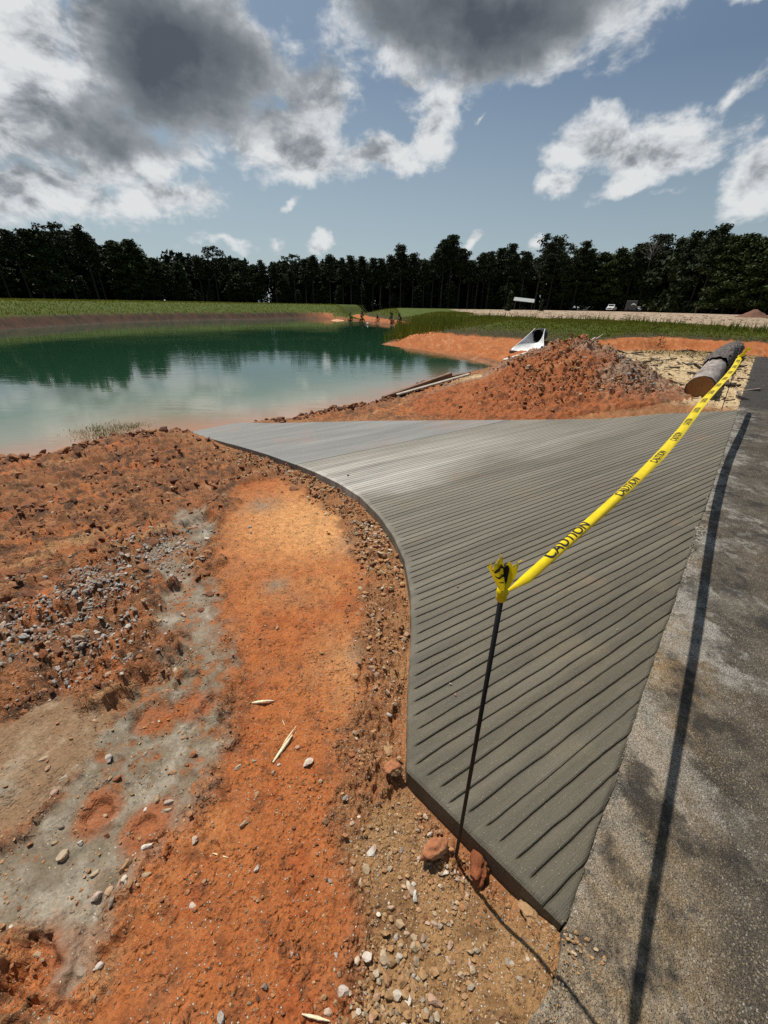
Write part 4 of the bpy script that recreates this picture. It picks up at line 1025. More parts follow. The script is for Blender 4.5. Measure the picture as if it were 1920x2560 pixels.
def bare_proto(seed):
    r = random.Random(seed); bm = bmesh.new()
    tube(bm, [(0, 0, 0), (.1, 0, 6), (.2, .1, 12), (.2, .1, 14)], [.26, .2, .14, .1], 6)
    tm = bpy.data.meshes.new('trunk'); bm.to_mesh(tm); bm.free(); tm.materials.append(BARK_T); bm = bmesh.new()
    for i in range(26):
        a = r.uniform(0, 6.28); ph = r.uniform(.1, 1.15); L = r.uniform(2.8, 4.2); p = Vector((.2, .1, 12.2 + r.uniform(0, 1.6)))
        dv = Vector((math.cos(a) * math.sin(ph), math.sin(a) * math.sin(ph), math.cos(ph))); pts = [p + dv * L * k / 3 + Vector((r.uniform(-.2, .2), r.uniform(-.2, .2), -.12 * k * k * .2)) for k in range(4)]
        tube(bm, pts, [.07, .05, .035, .02], 4)
        for k in range(3):
            q = pts[2 + k % 2]; d2 = (dv + Vector((r.uniform(-.6, .6), r.uniform(-.6, .6), r.uniform(-.2, .5)))).normalized()
            tube(bm, [q, q + d2 * r.uniform(.8, 1.6)], [.03, .015], 3)
    cm = bpy.data.meshes.new('crown'); bm.to_mesh(cm); bm.free(); cm.materials.append(simple("grey_twigs", (.13, .115, .10), .9))
    return cm, tm
TP = {'P': [tree_proto('pine', 100 + k) for k in range(5)], 'W': [tree_proto('open', 200 + k) for k in range(2)], 'S': [tree_proto('sparse', 300 + k) for k in range(3)], 'B': [tree_proto('broad', 400 + k) for k in range(4)], 'D': [bare_proto(5)]}
KIND = {'P': ('pine_tree', 'tall pine'), 'W': ('pine_tree', 'pine'), 'S': ('pine_tree', 'thin pine'), 'B': ('broadleaf_tree', 'leafy tree'), 'D': ('bare_tree', 'tree')}
def tree(x, y, top, k, label, group=None, wid=1.0):
    cm, tm = random.choice(TP[k]); z = gz(x, y) - .1; h = top - z; o = empty(KIND[k][0], (x, y, z), random.uniform(0, 6.28))
    s = h / 18.0; w = s * wid; o.scale = (w, w, s); tag(o, label, 'tree', group)
    for n_, me in (('crown', cm), ('trunk', tm)): link(n_, me, o)
SKYLINE = [(-61.9,76.1,11.2,'P'),(-60.6,77.4,11.4,'P'),(-59.5,78.3,11.5,'B'),(-57.0,80.2,12.8,'W'),(-55.9,84.7,12.7,'P'),(-55.7,86.5,11.4,'P'),(-53.7,90.9,11.6,'B'),(-52.6,93.8,11.9,'B'),(-52.5,95.6,10.5,'B'),(-51.4,99.1,9.6,'B'),(-50.4,101.9,8.7,'B'),(-48.8,104.7,9.4,'B'),(-45.9,109.3,10.9,'P'),(-43.3,112.3,13.2,'W'),(-41.2,114.1,10.6,'P'),(-37.6,116.4,10.8,'P'),(-35.1,118.1,10.0,'B'),(-33.1,119.3,11.0,'P'),(-30.5,120.8,10.6,'P'),(-25.8,123.4,12.9,'W'),(-21.2,125.5,12.8,'P'),(-16.5,126.8,13.2,'P'),(-12.9,127.8,12.6,'P'),(-10.6,128.4,13.2,'P'),(-7.7,129.2,13.2,'P'),(-4.4,130.0,12.9,'P'),(-2.1,130.6,12.9,'P'),(0.6,131.3,13.7,'P'),(3.8,132.2,16.4,'P'),(7.5,133.2,14.5,'P'),(10.8,134.1,12.9,'P'),(13.4,134.9,15.0,'P'),(16.4,135.8,18.1,'P'),(18.8,136.5,19.5,'P'),(22.0,137.2,16.2,'P'),(25.0,138.0,13.4,'P'),(27.7,138.7,15.3,'P'),(31.6,139.8,15.7,'P'),(37.6,141.3,18.1,'P'),(43.0,142.5,16.3,'P'),(48.2,143.9,20.9,'S'),(52.8,144.9,20.3,'S'),(57.8,146.0,18.9,'S'),(61.9,146.9,19.6,'P'),(65.4,147.6,17.6,'P'),(68.5,147.3,17.0,'B'),(72.9,144.1,17.6,'B'),(76.2,141.6,17.8,'P'),(78.9,138.4,21.1,'D'),(81.5,136.6,19.9,'S'),(83.4,132.7,19.2,'P'),(82.4,126.0,19.7,'P'),(81.3,118.5,18.9,'P'),(79.7,112.8,19.1,'P'),(81.3,109.5,16.3,'B'),(81.8,106.7,16.3,'B'),(82.7,103.5,15.3,'B'),(83.9,100.0,14.9,'B'),(-63.9,74.1,11.0,'P')]
SKYLAB = {3: 'broad flat topped pine, tallest over the left bank', 4: 'dense crowned pine just right of the flat topped one on the left', 6: 'bulky dark leafy tree standing apart right of the left pines', 7: 'bulky leafy tree twinned with the dark one beside the skyline dip', 13: 'lone pine with a see-through round crown left of the centre', 19: 'bare trunked pine with a small round crown, left end of the even row', 28: 'pine rising out of the even row at the middle of the skyline', 32: 'tall pine left of the spire pine with the white cloud beside it', 33: 'pointed spire pine, highest of the central skyline', 38: 'round crowned pine left of the thin open pines over the lot', 40: 'tallest thin open crowned pine above the silver truck', 41: 'thin open pine just right of the tallest thin one', 42: 'thin low crowned pine left of the dense dark one over the lot', 43: 'dense dark pine right of the thin open pines', 48: 'leafless grey twigged tree above the right woods', 53: 'highest dark pine of the whole right hand woods'}
for i, (x, y, t_, k) in enumerate(SKYLINE):
    wd = {'P': 1.15, 'W': 1.2, 'S': 1.1, 'B': 1.35, 'D': 1.0}[k] * random.uniform(.9, 1.15)
    if i in SKYLAB: tree(x, y, t_, k, SKYLAB[i], None, wd)
    else:
        zone_ = 'behind the left bank' if x < -30 else 'behind the far end of the pond' if x < 30 else 'behind the straw covered lot'
        tree(x, y, t_, k, ('pine' if k in 'PWS' else 'leafy tree') + ' of the dark skyline row ' + zone_, 'skyline row of trees ' + zone_, wd)
LP = np.array([(-80, 62), (-62, 78), (-55, 92), (-48, 107), (-30, 124), (0, 134), (25, 140), (50, 147), (68, 150), (80, 140), (84, 122), (84, 104), (92, 88), (112, 76)], float)
seg = np.linalg.norm(np.diff(LP, axis=0), axis=1); cum = np.concatenate([[0], np.cumsum(seg)])
SKX = np.array([math.atan2(a, b) for a, b, *_ in SKYLINE[:-1]]); SKT = np.array([(t_ - 1.6) / math.hypot(a, b) for a, b, t_, k in SKYLINE[:-1]])
def along(f):
    u = f * cum[-1]; i = min(int(np.searchsorted(cum, u, 'right')) - 1, len(seg) - 1); p = LP[i] + (LP[i + 1] - LP[i]) * (u - cum[i]) / seg[i]
    tdir = (LP[i + 1] - LP[i]) / seg[i]; return p, np.array([-tdir[1], tdir[0]])
r9 = random.Random(4)
for row, (n, off, lo, hi) in enumerate([(66, 3.0, .62, .92), (66, 8, .74, .99)]):
    for i in range(n):
        p, nn = along((i + r9.uniform(.1, .9)) / n); p = p + nn * (off + r9.uniform(-2, 2))
        az = math.atan2(p[0], p[1]); tt = float(np.interp(az, SKX, SKT)) * math.hypot(*p)
        k = r9.choice('PPB') if p[0] > -40 else r9.choice('PBB')
        tree(p[0], p[1], 1.6 + tt * r9.uniform(lo, hi), k, ('pine' if k == 'P' else 'leafy tree') + ' standing deep in the dark woods round the pond', 'trees deep in the woods', r9.uniform(1.3, 1.8))
for i in range(60):         # undergrowth along the wood's edge
    p, nn = along((i + r9.uniform(.1, .9)) / 60); p = p + nn * r9.uniform(-1.5, 2.5)
    cm, tm = random.choice(TP['B']); o = empty('shrub', (p[0], p[1], gz(*p) - .3), r9.uniform(0, 6)); s = r9.uniform(.16, .42); o.scale = (s * 1.5, s * 1.5, s)
    tag(o, 'dark leafy shrub growing at the foot of the woods', 'shrub', 'undergrowth at the foot of the woods'); link('crown', cm, o); link('stem', tm, o)
# mass of the wood behind the trees one can tell apart
def wood_mass():
    lob = []; r = random.Random(8)
    for i in range(640):
        p, nn = along(r.random()); p = p + nn * r.uniform(8, 20); lob.append((p[0], p[1], r.uniform(.3, 11.), 3.0, 3.0, 2.0))
    for i in range(480):
        p, nn = along(r.random()); p = p + nn * r.uniform(13, 24); az = math.atan2(p[0], p[1]); tt = float(np.interp(az, SKX, SKT)) * math.hypot(*p)
        lob.append((p[0], p[1], r.random() * (1.6 + tt * .80), 3.2, 3.2, 2.2))
    for i in range(260):
        lob.append((r.uniform(78, 104), r.uniform(118, 156), r.uniform(.5, 15), 3.2, 3.2, 2.4))
    v, f = leaf_cloud(lob, 48, 1.1, 77); o = link('distant_woods', np_mesh('distant_woods', v, f, LF_PINE)); stuff(o)
wood_mass()
# young conifers and shrubs at the far shore and lot
def conifer(x, y, h, w, label, mat=LF_PINE, group=None, cat='shrub', name='young_conifer'):
    r = random.Random(int(x * 100) + 7); lob = []; bm = bmesh.new(); tube(bm, [(0, 0, 0), (.02, 0, h * .5), (0, .02, h)], [.06 * h / 2, .04 * h / 2, .01], 5)
    for i in range(9):
        g = i / 9; rr = w * .5 * (1 - g * .85) * r.uniform(.75, 1.2); lob.append((r.uniform(-.15, .15) * w, r.uniform(-.15, .15) * w, h * (.08 + .9 * g), rr, rr, h * .10))
    v, f = leaf_cloud(lob, 150, h * .10, int(abs(x) * 10) + 3); o = empty(name, (x, y, gz(x, y) - .03)); tag(o, label, cat, group)
    link('crown', np_mesh('crown', v, f, mat), o); bm_obj('trunk', bm, BARK_T, o)
for x, y, h, lb in [(-6.0,69.8,1.5,'leftmost dark conical sapling standing at the far water edge'), (-4.0,67.5,1.7,'tallest dark sapling of those at the far water edge'), (-1.5,63.0,1.2,'short dark sapling alone in the middle of the far shore row'), (.6,57.5,1.6,'twin stemmed dark sapling near the reeds of the far shore'), (1.6,55.0,1.4,'rightmost dark sapling beside the reeds of the far shore')]:
    conifer(x, y, h, 1.0, lb)
conifer(26.5, 96, 4.0, 2.0, 'dark young tree at the left corner of the straw covered lot', cat='tree'); conifer(35.2, 100, 2.6, 1.7, 'small dark bushy conifer right of the shelter', cat='tree')
conifer(12.65, 19.55, .55, .75, 'green bush growing low on the red bank', LF_BROAD, name='bank_bush'); conifer(13.9, 22.2, .5, .5, 'dark weed clump at the top of the red bank', LF_BROAD, name='weed_clump')

# ------------------------------------------------------------------ grass
def blades(name, xy, h, w, mat, seed, lean=.35, z=None):
    r2 = np.random.default_rng(seed); n = len(xy); z = site(xy[:, 0], xy[:, 1])[0] if z is None else z
    a = r2.uniform(0, 2 * np.pi, n); l = r2.normal(0, lean, (n, 2)) * h[:, None]
    c, s = np.cos(a) * w, np.sin(a) * w
    v = np.stack([np.stack([xy[:, 0] - c, xy[:, 1] - s, z - .02], 1), np.stack([xy[:, 0] + c, xy[:, 1] + s, z - .02], 1), np.stack([xy[:, 0] + l[:, 0], xy[:, 1] + l[:, 1], z + h], 1)], 1).reshape(-1, 3)
    return stuff(link(name, np_mesh(name, v, np.arange(n * 3).reshape(-1, 3), mat)))
GR = leaf_mat("bank_grass", (.095, .105, .010), (.150, .145, .018), .45); GR_D = leaf_mat("reed_green", (.075, .100, .010), (.115, .130, .016), .4)
def w_gr(x, y):
    z, m = site(x, y); c, aux, gw = soil_colour(x, y, z, m); return gw * (1 - .85 * m['deadg']) * np.clip(30 / np.hypot(x, y), .25, 1) * (m['e'] > .5)
def w_right(x, y): return w_gr(x, y) * (np.arctan2(x, y) > -.1)
q = sample(42000, (-4, 30), (15, 62), w_right, 41); hh = np.random.default_rng(1).uniform(.03, .11, len(q)) * (.6 + np.hypot(q[:, 0], q[:, 1]) / 60); blades('bank_grass', q, hh, .018 * (.6 + np.hypot(q[:, 0], q[:, 1]) / 30), GR, 41)
q = sample(26000, (-60, 2), (30, 95), w_gr, 42); hh = np.random.default_rng(2).uniform(.08, .26, len(q)); blades('far_bank_grass', q, hh, np.full(len(q), .05), GR, 42)
def w_tall(x, y):
    z, m = site(x, y, False); crest = np.exp(-((sdf(x, y, LOT) - 1.4) / 1.6) ** 2); return np.clip(crest * (.1 + 1.8 * fbm(x, y, .5, 3, .5, 3.)), 0, 1) * (np.hypot(x, y) < 55)
q = sample(1500, (8, 26), (16, 46), w_tall, 43); blades('tall_weeds', q, np.random.default_rng(3).uniform(.12, .55, len(q)) ** 1.0, np.full(len(q), .022), GR_D, 43, .12)
def w_reed(x, y): return np.clip(bump_at(x, y, 2.6, 40, 3.2) + bump_at(x, y, 2.6, 47, 3.0) + .8 * bump_at(x, y, 2.2, 34, 2.2), 0, 1) * (sdf(x, y, POND) > -.6)
q = sample(3000, (-2, 8), (29, 54), w_reed, 44); blades('shore_reeds', q, np.random.default_rng(4).uniform(.4, 1.1, len(q)), np.full(len(q), .035), GR_D, 44, .15)
def w_tuft(x, y): return np.clip(bump_at(x, y, -6.05, 8.0, .38) + bump_at(x, y, -5.6, 8.2, .3) + bump_at(x, y, -5.75, 7.6, .3), 0, 1)
q = sample(1500, (-7, -5), (7, 9), w_tuft, 45); blades('shore_grass_patch', q, np.random.default_rng(5).uniform(.015, .055, len(q)), np.full(len(q), .007), leaf_mat('shore_green', (.035, .085, .010), (.060, .120, .016), .4), 45, .5, np.maximum(site(q[:, 0], q[:, 1])[0], WL + .0))
q = sample(40, (-7.6, -7.2), (5.4, 5.9), lambda x, y: np.ones_like(x), 46); blades('shore_weed', q, np.random.default_rng(6).uniform(.1, .3, len(q)), np.full(len(q), .02), GR_D, 46)

# ------------------------------------------------------------------ straw and wood chips
CHIP = tinted_stone("wood_chips", [(0, (.58, .44, .26)), (.4, (.66, .53, .34)), (.65, (.40, .25, .13)), (.82, (.52, .38, .22)), (.93, (.10, .075, .06)), (1, (.70, .60, .42))])
STRAW = tinted_stone("lot_straw", [(0, (.34, .26, .18)), (.5, (.46, .36, .26)), (1, (.26, .18, .12))])
BARKC = tinted_stone("bark_bits", [(0, (.07, .055, .045)), (.5, (.12, .09, .07)), (1, (.20, .16, .13))])
def chip_mesh(name, xy, L, mat, seed, ratio=.28, parent=None):
    r2 = np.random.default_rng(seed); n = len(xy); z = site(xy[:, 0], xy[:, 1])[0]; a = r2.uniform(0, 2 * np.pi, n); tl = r2.normal(0, .25, n)
    B = np.array([(-.5, -.5, 0), (.5, -.4, 0), (.55, .4, 0), (-.45, .5, 0), (-.5, -.4, 1), (.45, -.4, 1), (.5, .4, 1), (-.5, .4, 1)])
    F = np.array([(0, 3, 2, 1), (4, 5, 6, 7), (0, 1, 5, 4), (1, 2, 6, 5), (2, 3, 7, 6), (3, 0, 4, 7)])
    X = B[None, :, 0] * L[:, None]; Y = B[None, :, 1] * L[:, None] * ratio; Z = B[None, :, 2] * L[:, None] * .12 + X * tl[:, None]
    ca, sa = np.cos(a)[:, None], np.sin(a)[:, None]
    v = np.stack([X * ca - Y * sa + xy[:, :1], X * sa + Y * ca + xy[:, 1:], Z + z[:, None] + .004], -1).reshape(-1, 3)
    return stuff(link(name, np_mesh(name, v, (F[None] + (np.arange(n) * 8)[:, None, None]).reshape(-1, 4), mat), parent))
def w_chip(x, y):
    z, m = site(x, y); return m['chips'] * (mound_h(x, y) < .05)
q = sample(6500, (3, 16), (7, 19), w_chip, 51); chip_mesh('wood_chips', q, psize(len(q), .03, .14, 51, 2.2), CHIP, 51)
q = sample(260, (4, 15), (7.3, 18.5), w_chip, 52); chip_mesh('bark_scraps', q, psize(len(q), .12, .55, 52, 2.0), BARKC, 52, .2)
def w_heap(x, y): return bump_at(x, y, 6.15, 9.0, .38)
q = sample(170, (5.2, 6.75), (8.3, 9.8), w_heap, 53); chip_mesh('broken_bark', q, psize(len(q), .08, .32, 53, 2.0), BARKC, 53, .3)
def w_lot(x, y):
    z, m = site(x, y, False); return m['lot'] * np.clip(26 / np.hypot(x, y), 0, 1)
q = sample(800, (9, 60), (16, 100), w_lot, 54); chip_mesh('lot_straw', q, np.random.default_rng(7).uniform(.12, .5, len(q)), STRAW, 54, .25)

# ------------------------------------------------------------------ log
def build_log():
    o = empty('felled_log', (6.55, 8.36, -.08), math.atan2(9.05, 7.6)); tag(o, 'long felled log, half peeled, lying beside the road edge', 'log')
    def surf(x0, x1, rad, nx, rough, mat, name, seed, bend=0.0, ragged=0., jag=0.):
        na = 48; xs = np.linspace(x0, x1, nx); A = np.linspace(0, 2 * np.pi, na, endpoint=False); X, T = np.meshgrid(xs, A, indexing='ij')
        X = X + (ragged * fbm(np.cos(T) * 2, np.sin(T) * 2 + seed, 1.5, 3) * ss(-np.abs(X - x0), -.5, 0))
        cx, cy = np.cos(T), np.sin(T)
        nz = np.abs(fbm(T * 3.2 + 10, X * 1.1 + seed, 1.6, 4, .6)) * rough * 2 + fbm(T * 2, X * .6, 1.0, 3, .5, seed) * rough * .8 + fbm(cx * 1.5, X * 7 + cy, 1.2, 3, .6, seed) * rough * jag
        R = (rad - (np.maximum(rad - .253, 0) + nz * .9) * ss(X, x0 + .9, x0 - .2) * (rad > .3)) * (1 + .06 * np.cos(2 * T + 1)) + nz
        off = bend * np.maximum(X - 5.5, 0) ** 1.6
        v = np.stack([X, R * cx + off, rad + R * cy], -1).reshape(-1, 3)
        i = np.arange(nx - 1)[:, None] * na; j = np.arange(na)[None, :]; j2 = (j + 1) % na
        f = np.stack([i + j, i + na + j, i + na + j2, i + j2], -1).reshape(-1, 4)
        me = np_mesh(name, v, f, mat, True); link(name, me, o); return v, na
    m, nt = mat_new("peeled_wood"); oc = nt.add('ShaderNodeTexCoord').outputs['Object']
    stc = nt.add('ShaderNodeMapping', {'Vector': oc, 'Scale': (.8, 6, 6)}).outputs[0]; n = nt.noise(stc, 2, 6, .65, .6); n2 = nt.noise(oc, 1.6, 4)
    cc = nt.ramp(n, [(.3, (.11, .085, .070)), (.5, (.24, .20, .175)), (.7, (.36, .32, .28))]); cc = nt.mix(nt.rng(n2, .5, .66, 0, .7), cc, (.10, .075, .06))
    nt.put(nt.bsdf.inputs['Base Color'], cc); nt.bsdf.inputs['Roughness'].default_value = .7; bump(nt, n, .01)
    v, na = surf(0, 4.9, .245, 60, .006, m, 'trunk', 3.)
    mb, nt = mat_new("rough_bark"); oc = nt.add('ShaderNodeTexCoord').outputs['Object']
    vo = nt.add('ShaderNodeTexVoronoi', {'Vector': nt.add('ShaderNodeMapping', {'Vector': oc, 'Scale': (5, 11, 11)}).outputs[0], 'Scale': 1.0}); n = nt.noise(oc, 9, 6, .7)
    cc = nt.ramp(nt.math('ADD', n, nt.math('MULTIPLY', nt.math('SUBTRACT', vo.outputs['Distance'], .4), -.3)), [(.3, (.045, .036, .032)), (.55, (.115, .095, .085)), (.75, (.23, .20, .18))])
    nt.put(nt.bsdf.inputs['Base Color'], cc); nt.bsdf.inputs['Roughness'].default_value = .95; bump(nt, nt.math('SUBTRACT', n, vo.outputs['Distance']), .05)
    v2, _ = surf(4.3, 11.2, .305, 130, .045, mb, 'bark', 9., -.012, .9, .5)
    bm = bmesh.new(); ring = [bm.verts.new((p[0] - .003, p[1], p[2])) for p in v2[-na:]]; bm.faces.new(ring); bm_obj('far_cut_face', bm, mb, o)
    # near sawn face with growth rings
    mf, nt = mat_new("sawn_face"); oc = nt.add('ShaderNodeTexCoord').outputs['Object']; sp = nt.add('ShaderNodeSeparateXYZ', {0: oc})
    rad = nt.math('SQRT', nt.math('ADD', nt.math('POWER', sp.outputs[1], 2), nt.math('POWER', nt.math('SUBTRACT', sp.outputs[2], .245), 2)))
    nn = nt.noise(oc, 6, 4); ringv = nt.math('SINE', nt.math('MULTIPLY', nt.math('ADD', rad, nt.math('MULTIPLY', nn, .03)), 260)); g = nt.noise(oc, 3, 4)
    cc = nt.mix(nt.rng(ringv, -1, 1, .2, .6), (.36, .16, .045), (.25, .095, .025)); cc = nt.mix(nt.rng(g, .45, .65, 0, .7), cc, (.14, .055, .018)); cc = nt.mix(nt.rng(rad, .218, .24), cc, (.08, .05, .035))
    nt.put(nt.bsdf.inputs['Base Color'], cc); nt.bsdf.inputs['Roughness'].default_value = .8; bump(nt, nt.noise(nt.add('ShaderNodeMapping', {'Vector': oc, 'Scale': (1, 3, 40)}).outputs[0], 3, 3), .004)
    bm = bmesh.new(); c = bm.verts.new((.004, 0, .245)); rg = [bm.verts.new((p[0] + .002, p[1], p[2])) for p in v[:na]]
    for k in range(na): bm.faces.new((c, rg[(k + 1) % na], rg[k]))
    bm_obj('cut_face', bm, mf, o)
    bm = bmesh.new(); tube(bm, [(3.2, .25, .3), (3.0, .42, .42), (2.75, .52, .40), (2.6, .66, .47)], [.035, .028, .02, .01], 6); bm_obj('branch_stub', bm, mb, o)
build_log()

# ------------------------------------------------------------------ boundary stakes and caution tape
BLACK = simple("black_rod", (.008, .0075, .0075), .6, var=.1, spec=.25)
YEL = None
def tape_mat():
    m, nt = mat_new("yellow_film"); oc = nt.add('ShaderNodeTexCoord').outputs['Object']
    n = nt.noise(oc, 30, 3); nt.put(nt.bsdf.inputs['Base Color'], nt.mix(nt.rng(n, .35, .65), (.86, .66, .008), (.78, .58, .006)))
    nt.bsdf.inputs['Roughness'].default_value = .38; nt.bsdf.inputs['Specular IOR Level'].default_value = .35
    tr = nt.add('ShaderNodeBsdfTranslucent', {'Color': (.80, .60, .01, 1)}); mx = nt.add('ShaderNodeMixShader', {0: .22, 1: nt.bsdf.outputs[0], 2: tr.outputs[0]}); nt.l.new(mx.outputs[0], nt.out.inputs[0]); return m
YEL = tape_mat(); INK = simple("black_ink", (.014, .013, .010), .4, var=.1)
def stake(p0, p1, r, label):
    o = empty('boundary_stake', p0); tag(o, label, 'stake'); d = Vector(p1) - Vector(p0); bm = bmesh.new()
    tube(bm, [d * -.12, d * .0, d * .5, d * .985], [r, r, r, r], 12); bm_obj('rod', bm, BLACK, o, True)
    bm = bmesh.new(); tube(bm, [d * .985, d * .995, d], [r * 1.12, r * 1.12, r * .9], 12); bm_obj('tip', bm, BLACK, o, True); return o
stake((.274, .617, gz(.274, .617)), (.243, .617, 1.156), .0057, 'thin black rod standing in the dirt against the near concrete edge, tape tied on top')
stake((6.23, 7.24, gz(6.23, 7.24)), (6.19, 7.29, .90), .0060, 'thin dark rod at the far ramp corner beside the log')
def build_tape():
    o = empty('caution_tape', (.247, .619, 1.08)); tag(o, 'yellow caution tape with black lettering stretched between two thin rods', 'tape'); org = np.array([.247, .619, 1.08])
    P0 = np.array([.252, .624, 1.080]); P1 = np.array([6.19, 7.29, .885]); L = np.linalg.norm(P1 - P0); hd = (P1 - P0)[:2] / np.linalg.norm((P1 - P0)[:2])
    side = np.array([hd[1], -hd[0], 0.])                       # towards the road
    def frame(f):
        P = P0 + (P1 - P0) * f - np.array([0, 0, 1]) * (.175 * 4 * f * (1 - f)) + side * .02 * math.sin(f * 9)
        roll = math.radians(-8 + 10 * math.sin(f * 7 + .5)) - .5 * math.exp(-f / .02)
        w = side * math.cos(roll) + np.array([0, 0, -1]) * math.sin(roll); n = np.cross(w, np.array([hd[0], hd[1], 0])); n = n if n[2] > 0 else -n
        return P, w, n
    W2 = .0215
    def surf(f, c, lift=0.):
        """c in -1..1 over the width; the film is rolled near the knot and flat farther on"""
        P, w, n = frame(f); curl = 2.7 * math.exp(-f / .22) + .75 + .25 * math.sin(f * 23); pin = min(1., .12 + f / .012) * min(1., .25 + (1 - f) / .03)
        wid = W2 + .018 * min(1., f * 1.8); a = c * curl / 2; R = wid / (curl / 2); ridge = .0008 * math.sin(f * 70 + c * 5) 
        return P + w * (R * math.sin(a)) * pin + n * (R * (math.cos(a) - 1) * pin + lift + ridge) - org
    nf, nc = 260, 13; fs = np.concatenate([np.linspace(0, .06, 50), np.linspace(.0625, 1, nf - 50)]); cs = np.linspace(-1, 1, nc)
    v = np.array([surf(f, c) for f in fs for c in cs]); i = np.arange(nf - 1)[:, None] * nc; j = np.arange(nc - 1)[None, :]
    fc = np.stack([i + j, i + nc + j, i + nc + j + 1, i + j + 1], -1).reshape(-1, 4); link('strip', np_mesh('strip', v, fc, YEL, True), o)
    # lettering
    cu = bpy.data.curves.new('lettering', 'FONT'); cu.body = 'CAUTION'; cu.size = 1.0; cu.offset = .018; to = bpy.data.objects.new('lettering', cu); COL.objects.link(to); bpy.context.view_layer.update()
    me = bpy.data.meshes.new_from_object(to.evaluated_get(bpy.context.evaluated_depsgraph_get())); bpy.data.objects.remove(to)
    bm = bmesh.new(); bm.from_mesh(me); bmesh.ops.triangulate(bm, faces=bm.faces)
    for _ in range(2):
        es = [e for e in bm.edges if e.calc_length() > .18]; bmesh.ops.subdivide_edges(bm, edges=es, cuts=1); bmesh.ops.triangulate(bm, faces=bm.faces)
    bm.verts.ensure_lookup_table(); tv = np.array([p.co[:] for p in bm.verts]); tf = np.array([[p.index for p in q.verts] for q in bm.faces]); bm.free()
    x0, x1, y0, y1 = tv[:, 0].min(), tv[:, 0].max(), tv[:, 1].min(), tv[:, 1].max()
    period = .67; k = 0
    while True:
        s0 = .22 + k * period
        if s0 + .40 > L - .25: break
        fx = (s0 + (tv[:, 0] - x0) / (x1 - x0) * .31) / L; cy = -(((tv[:, 1] - y0) / (y1 - y0)) * 1.2 - .60)
        v = np.array([surf(a, b, .0012) for a, b in zip(fx, cy)]); link('lettering', np_mesh('lettering', v, tf, INK), o); k += 1
    # knot round the near rod and the torn tail above it
    bm = bmesh.new(); seg_ = 14
    for ringi, (zz, rr) in enumerate([(-.012, .0095), (-.004, .012), (.004, .0105), (.010, .0135), (.018, .009)]): pass
    tube(bm, [(-.0015, -.002, -.016), (-.002, -.002, -.010), (-.002, -.002, -.002), (-.002, -.002, .006), (-.003, -.002, .013), (-.003, -.002, .020)], [.0085, .0115, .0098, .0128, .0108, .0075], 14); bm_obj('knot', bm, YEL, o, True)
    nu, nv = 15, 14; V = []
    for a in range(nu):
        u = a / (nu - 1)
        for b in range(nv):
            t = b / (nv - 1); wdt = .008 + .062 * t ** .8; zt = .012 + .068 * t * (1 + .10 * (1 - u) + .05 * math.sin(u * 19)) + (.010 * math.sin(u * 31) * t ** 6)
            V.append((-.004 - .016 * t + (u - .42) * wdt, .010 * math.sin(u * 9 + t * 4) * t - .010 + .02 * (u - .5) * t, zt))
    i = np.arange(nu - 1)[:, None] * nv; j = np.arange(nv - 1)[None, :]; tailf = np.stack([i + j, i + nv + j, i + nv + j + 1, i + j + 1], -1).reshape(-1, 4)
    V = np.array(V); link('torn_tail', np_mesh('torn_tail', V, tailf, YEL, True), o)
    def tail_at(u, t):
        a = u * (nu - 1); b = t * (nv - 1); a0, b0 = min(int(a), nu - 2), min(int(b), nv - 2); fa, fb = a - a0, b - b0; g = lambda p, q: V[p * nv + q]
        return (g(a0, b0) * (1 - fa) + g(a0 + 1, b0) * fa) * (1 - fb) + (g(a0, b0 + 1) * (1 - fa) + g(a0 + 1, b0 + 1) * fa) * fb
    for (u0, u1, t0, t1) in ((.10, .66, .80, .89), (.12, .58, .58, .66), (.22, .5, .40, .44)):
        vv = []; m_ = 6
        for a in range(m_ * 2):
            for b in range(4):
                p = tail_at(u0 + (u1 - u0) * a / (m_ * 2 - 1), t0 + (t1 - t0) * b / 3 - .06 * a / 12); vv.append(p + np.array([0, -.0015, 0]))
        i = np.arange(m_ * 2 - 1)[:, None] * 4; j = np.arange(3)[None, :]; link('ink_bar', np_mesh('ink_bar', np.array(vv), np.stack([i + j, i + 4 + j, i + 4 + j + 1, i + j + 1], -1).reshape(-1, 4), INK), o)
    bm = bmesh.new()
    for k in range(5):
        p = tail_at(k / 4, 1.0); q = p + np.array([random.uniform(-.012, .010), random.uniform(-.004, .004), random.uniform(.004, .014)]); tube(bm, [p, (p + q) / 2 + np.array([.002, 0, .002]), q], [.0016, .0012, .0005], 4)
    bm_obj('frayed_ends', bm, YEL, o)
    # far knot and loose end
    pe = P1 - org; bm = bmesh.new(); tube(bm, [pe + np.array([0, 0, -.03]), pe, pe + np.array([.0, 0, .03])], [.02, .03, .018], 8); bm_obj('knot', bm, YEL, o)
    vv = []
    for a in range(6):
        for b in range(3): vv.append(pe + np.array([.02 + .018 * a + (b - 1) * .035, .01 * math.sin(a * 2 + b), .02 + .028 * a - abs(b - 1) * .02]))
    vv = np.array(vv); i = np.arange(5)[:, None] * 3; j = np.arange(2)[None, :]; link('loose_end', np_mesh('loose_end', vv, np.stack([i + j, i + 3 + j, i + 4 + j, i + j + 1], -1).reshape(-1, 4), YEL), o)
build_tape()

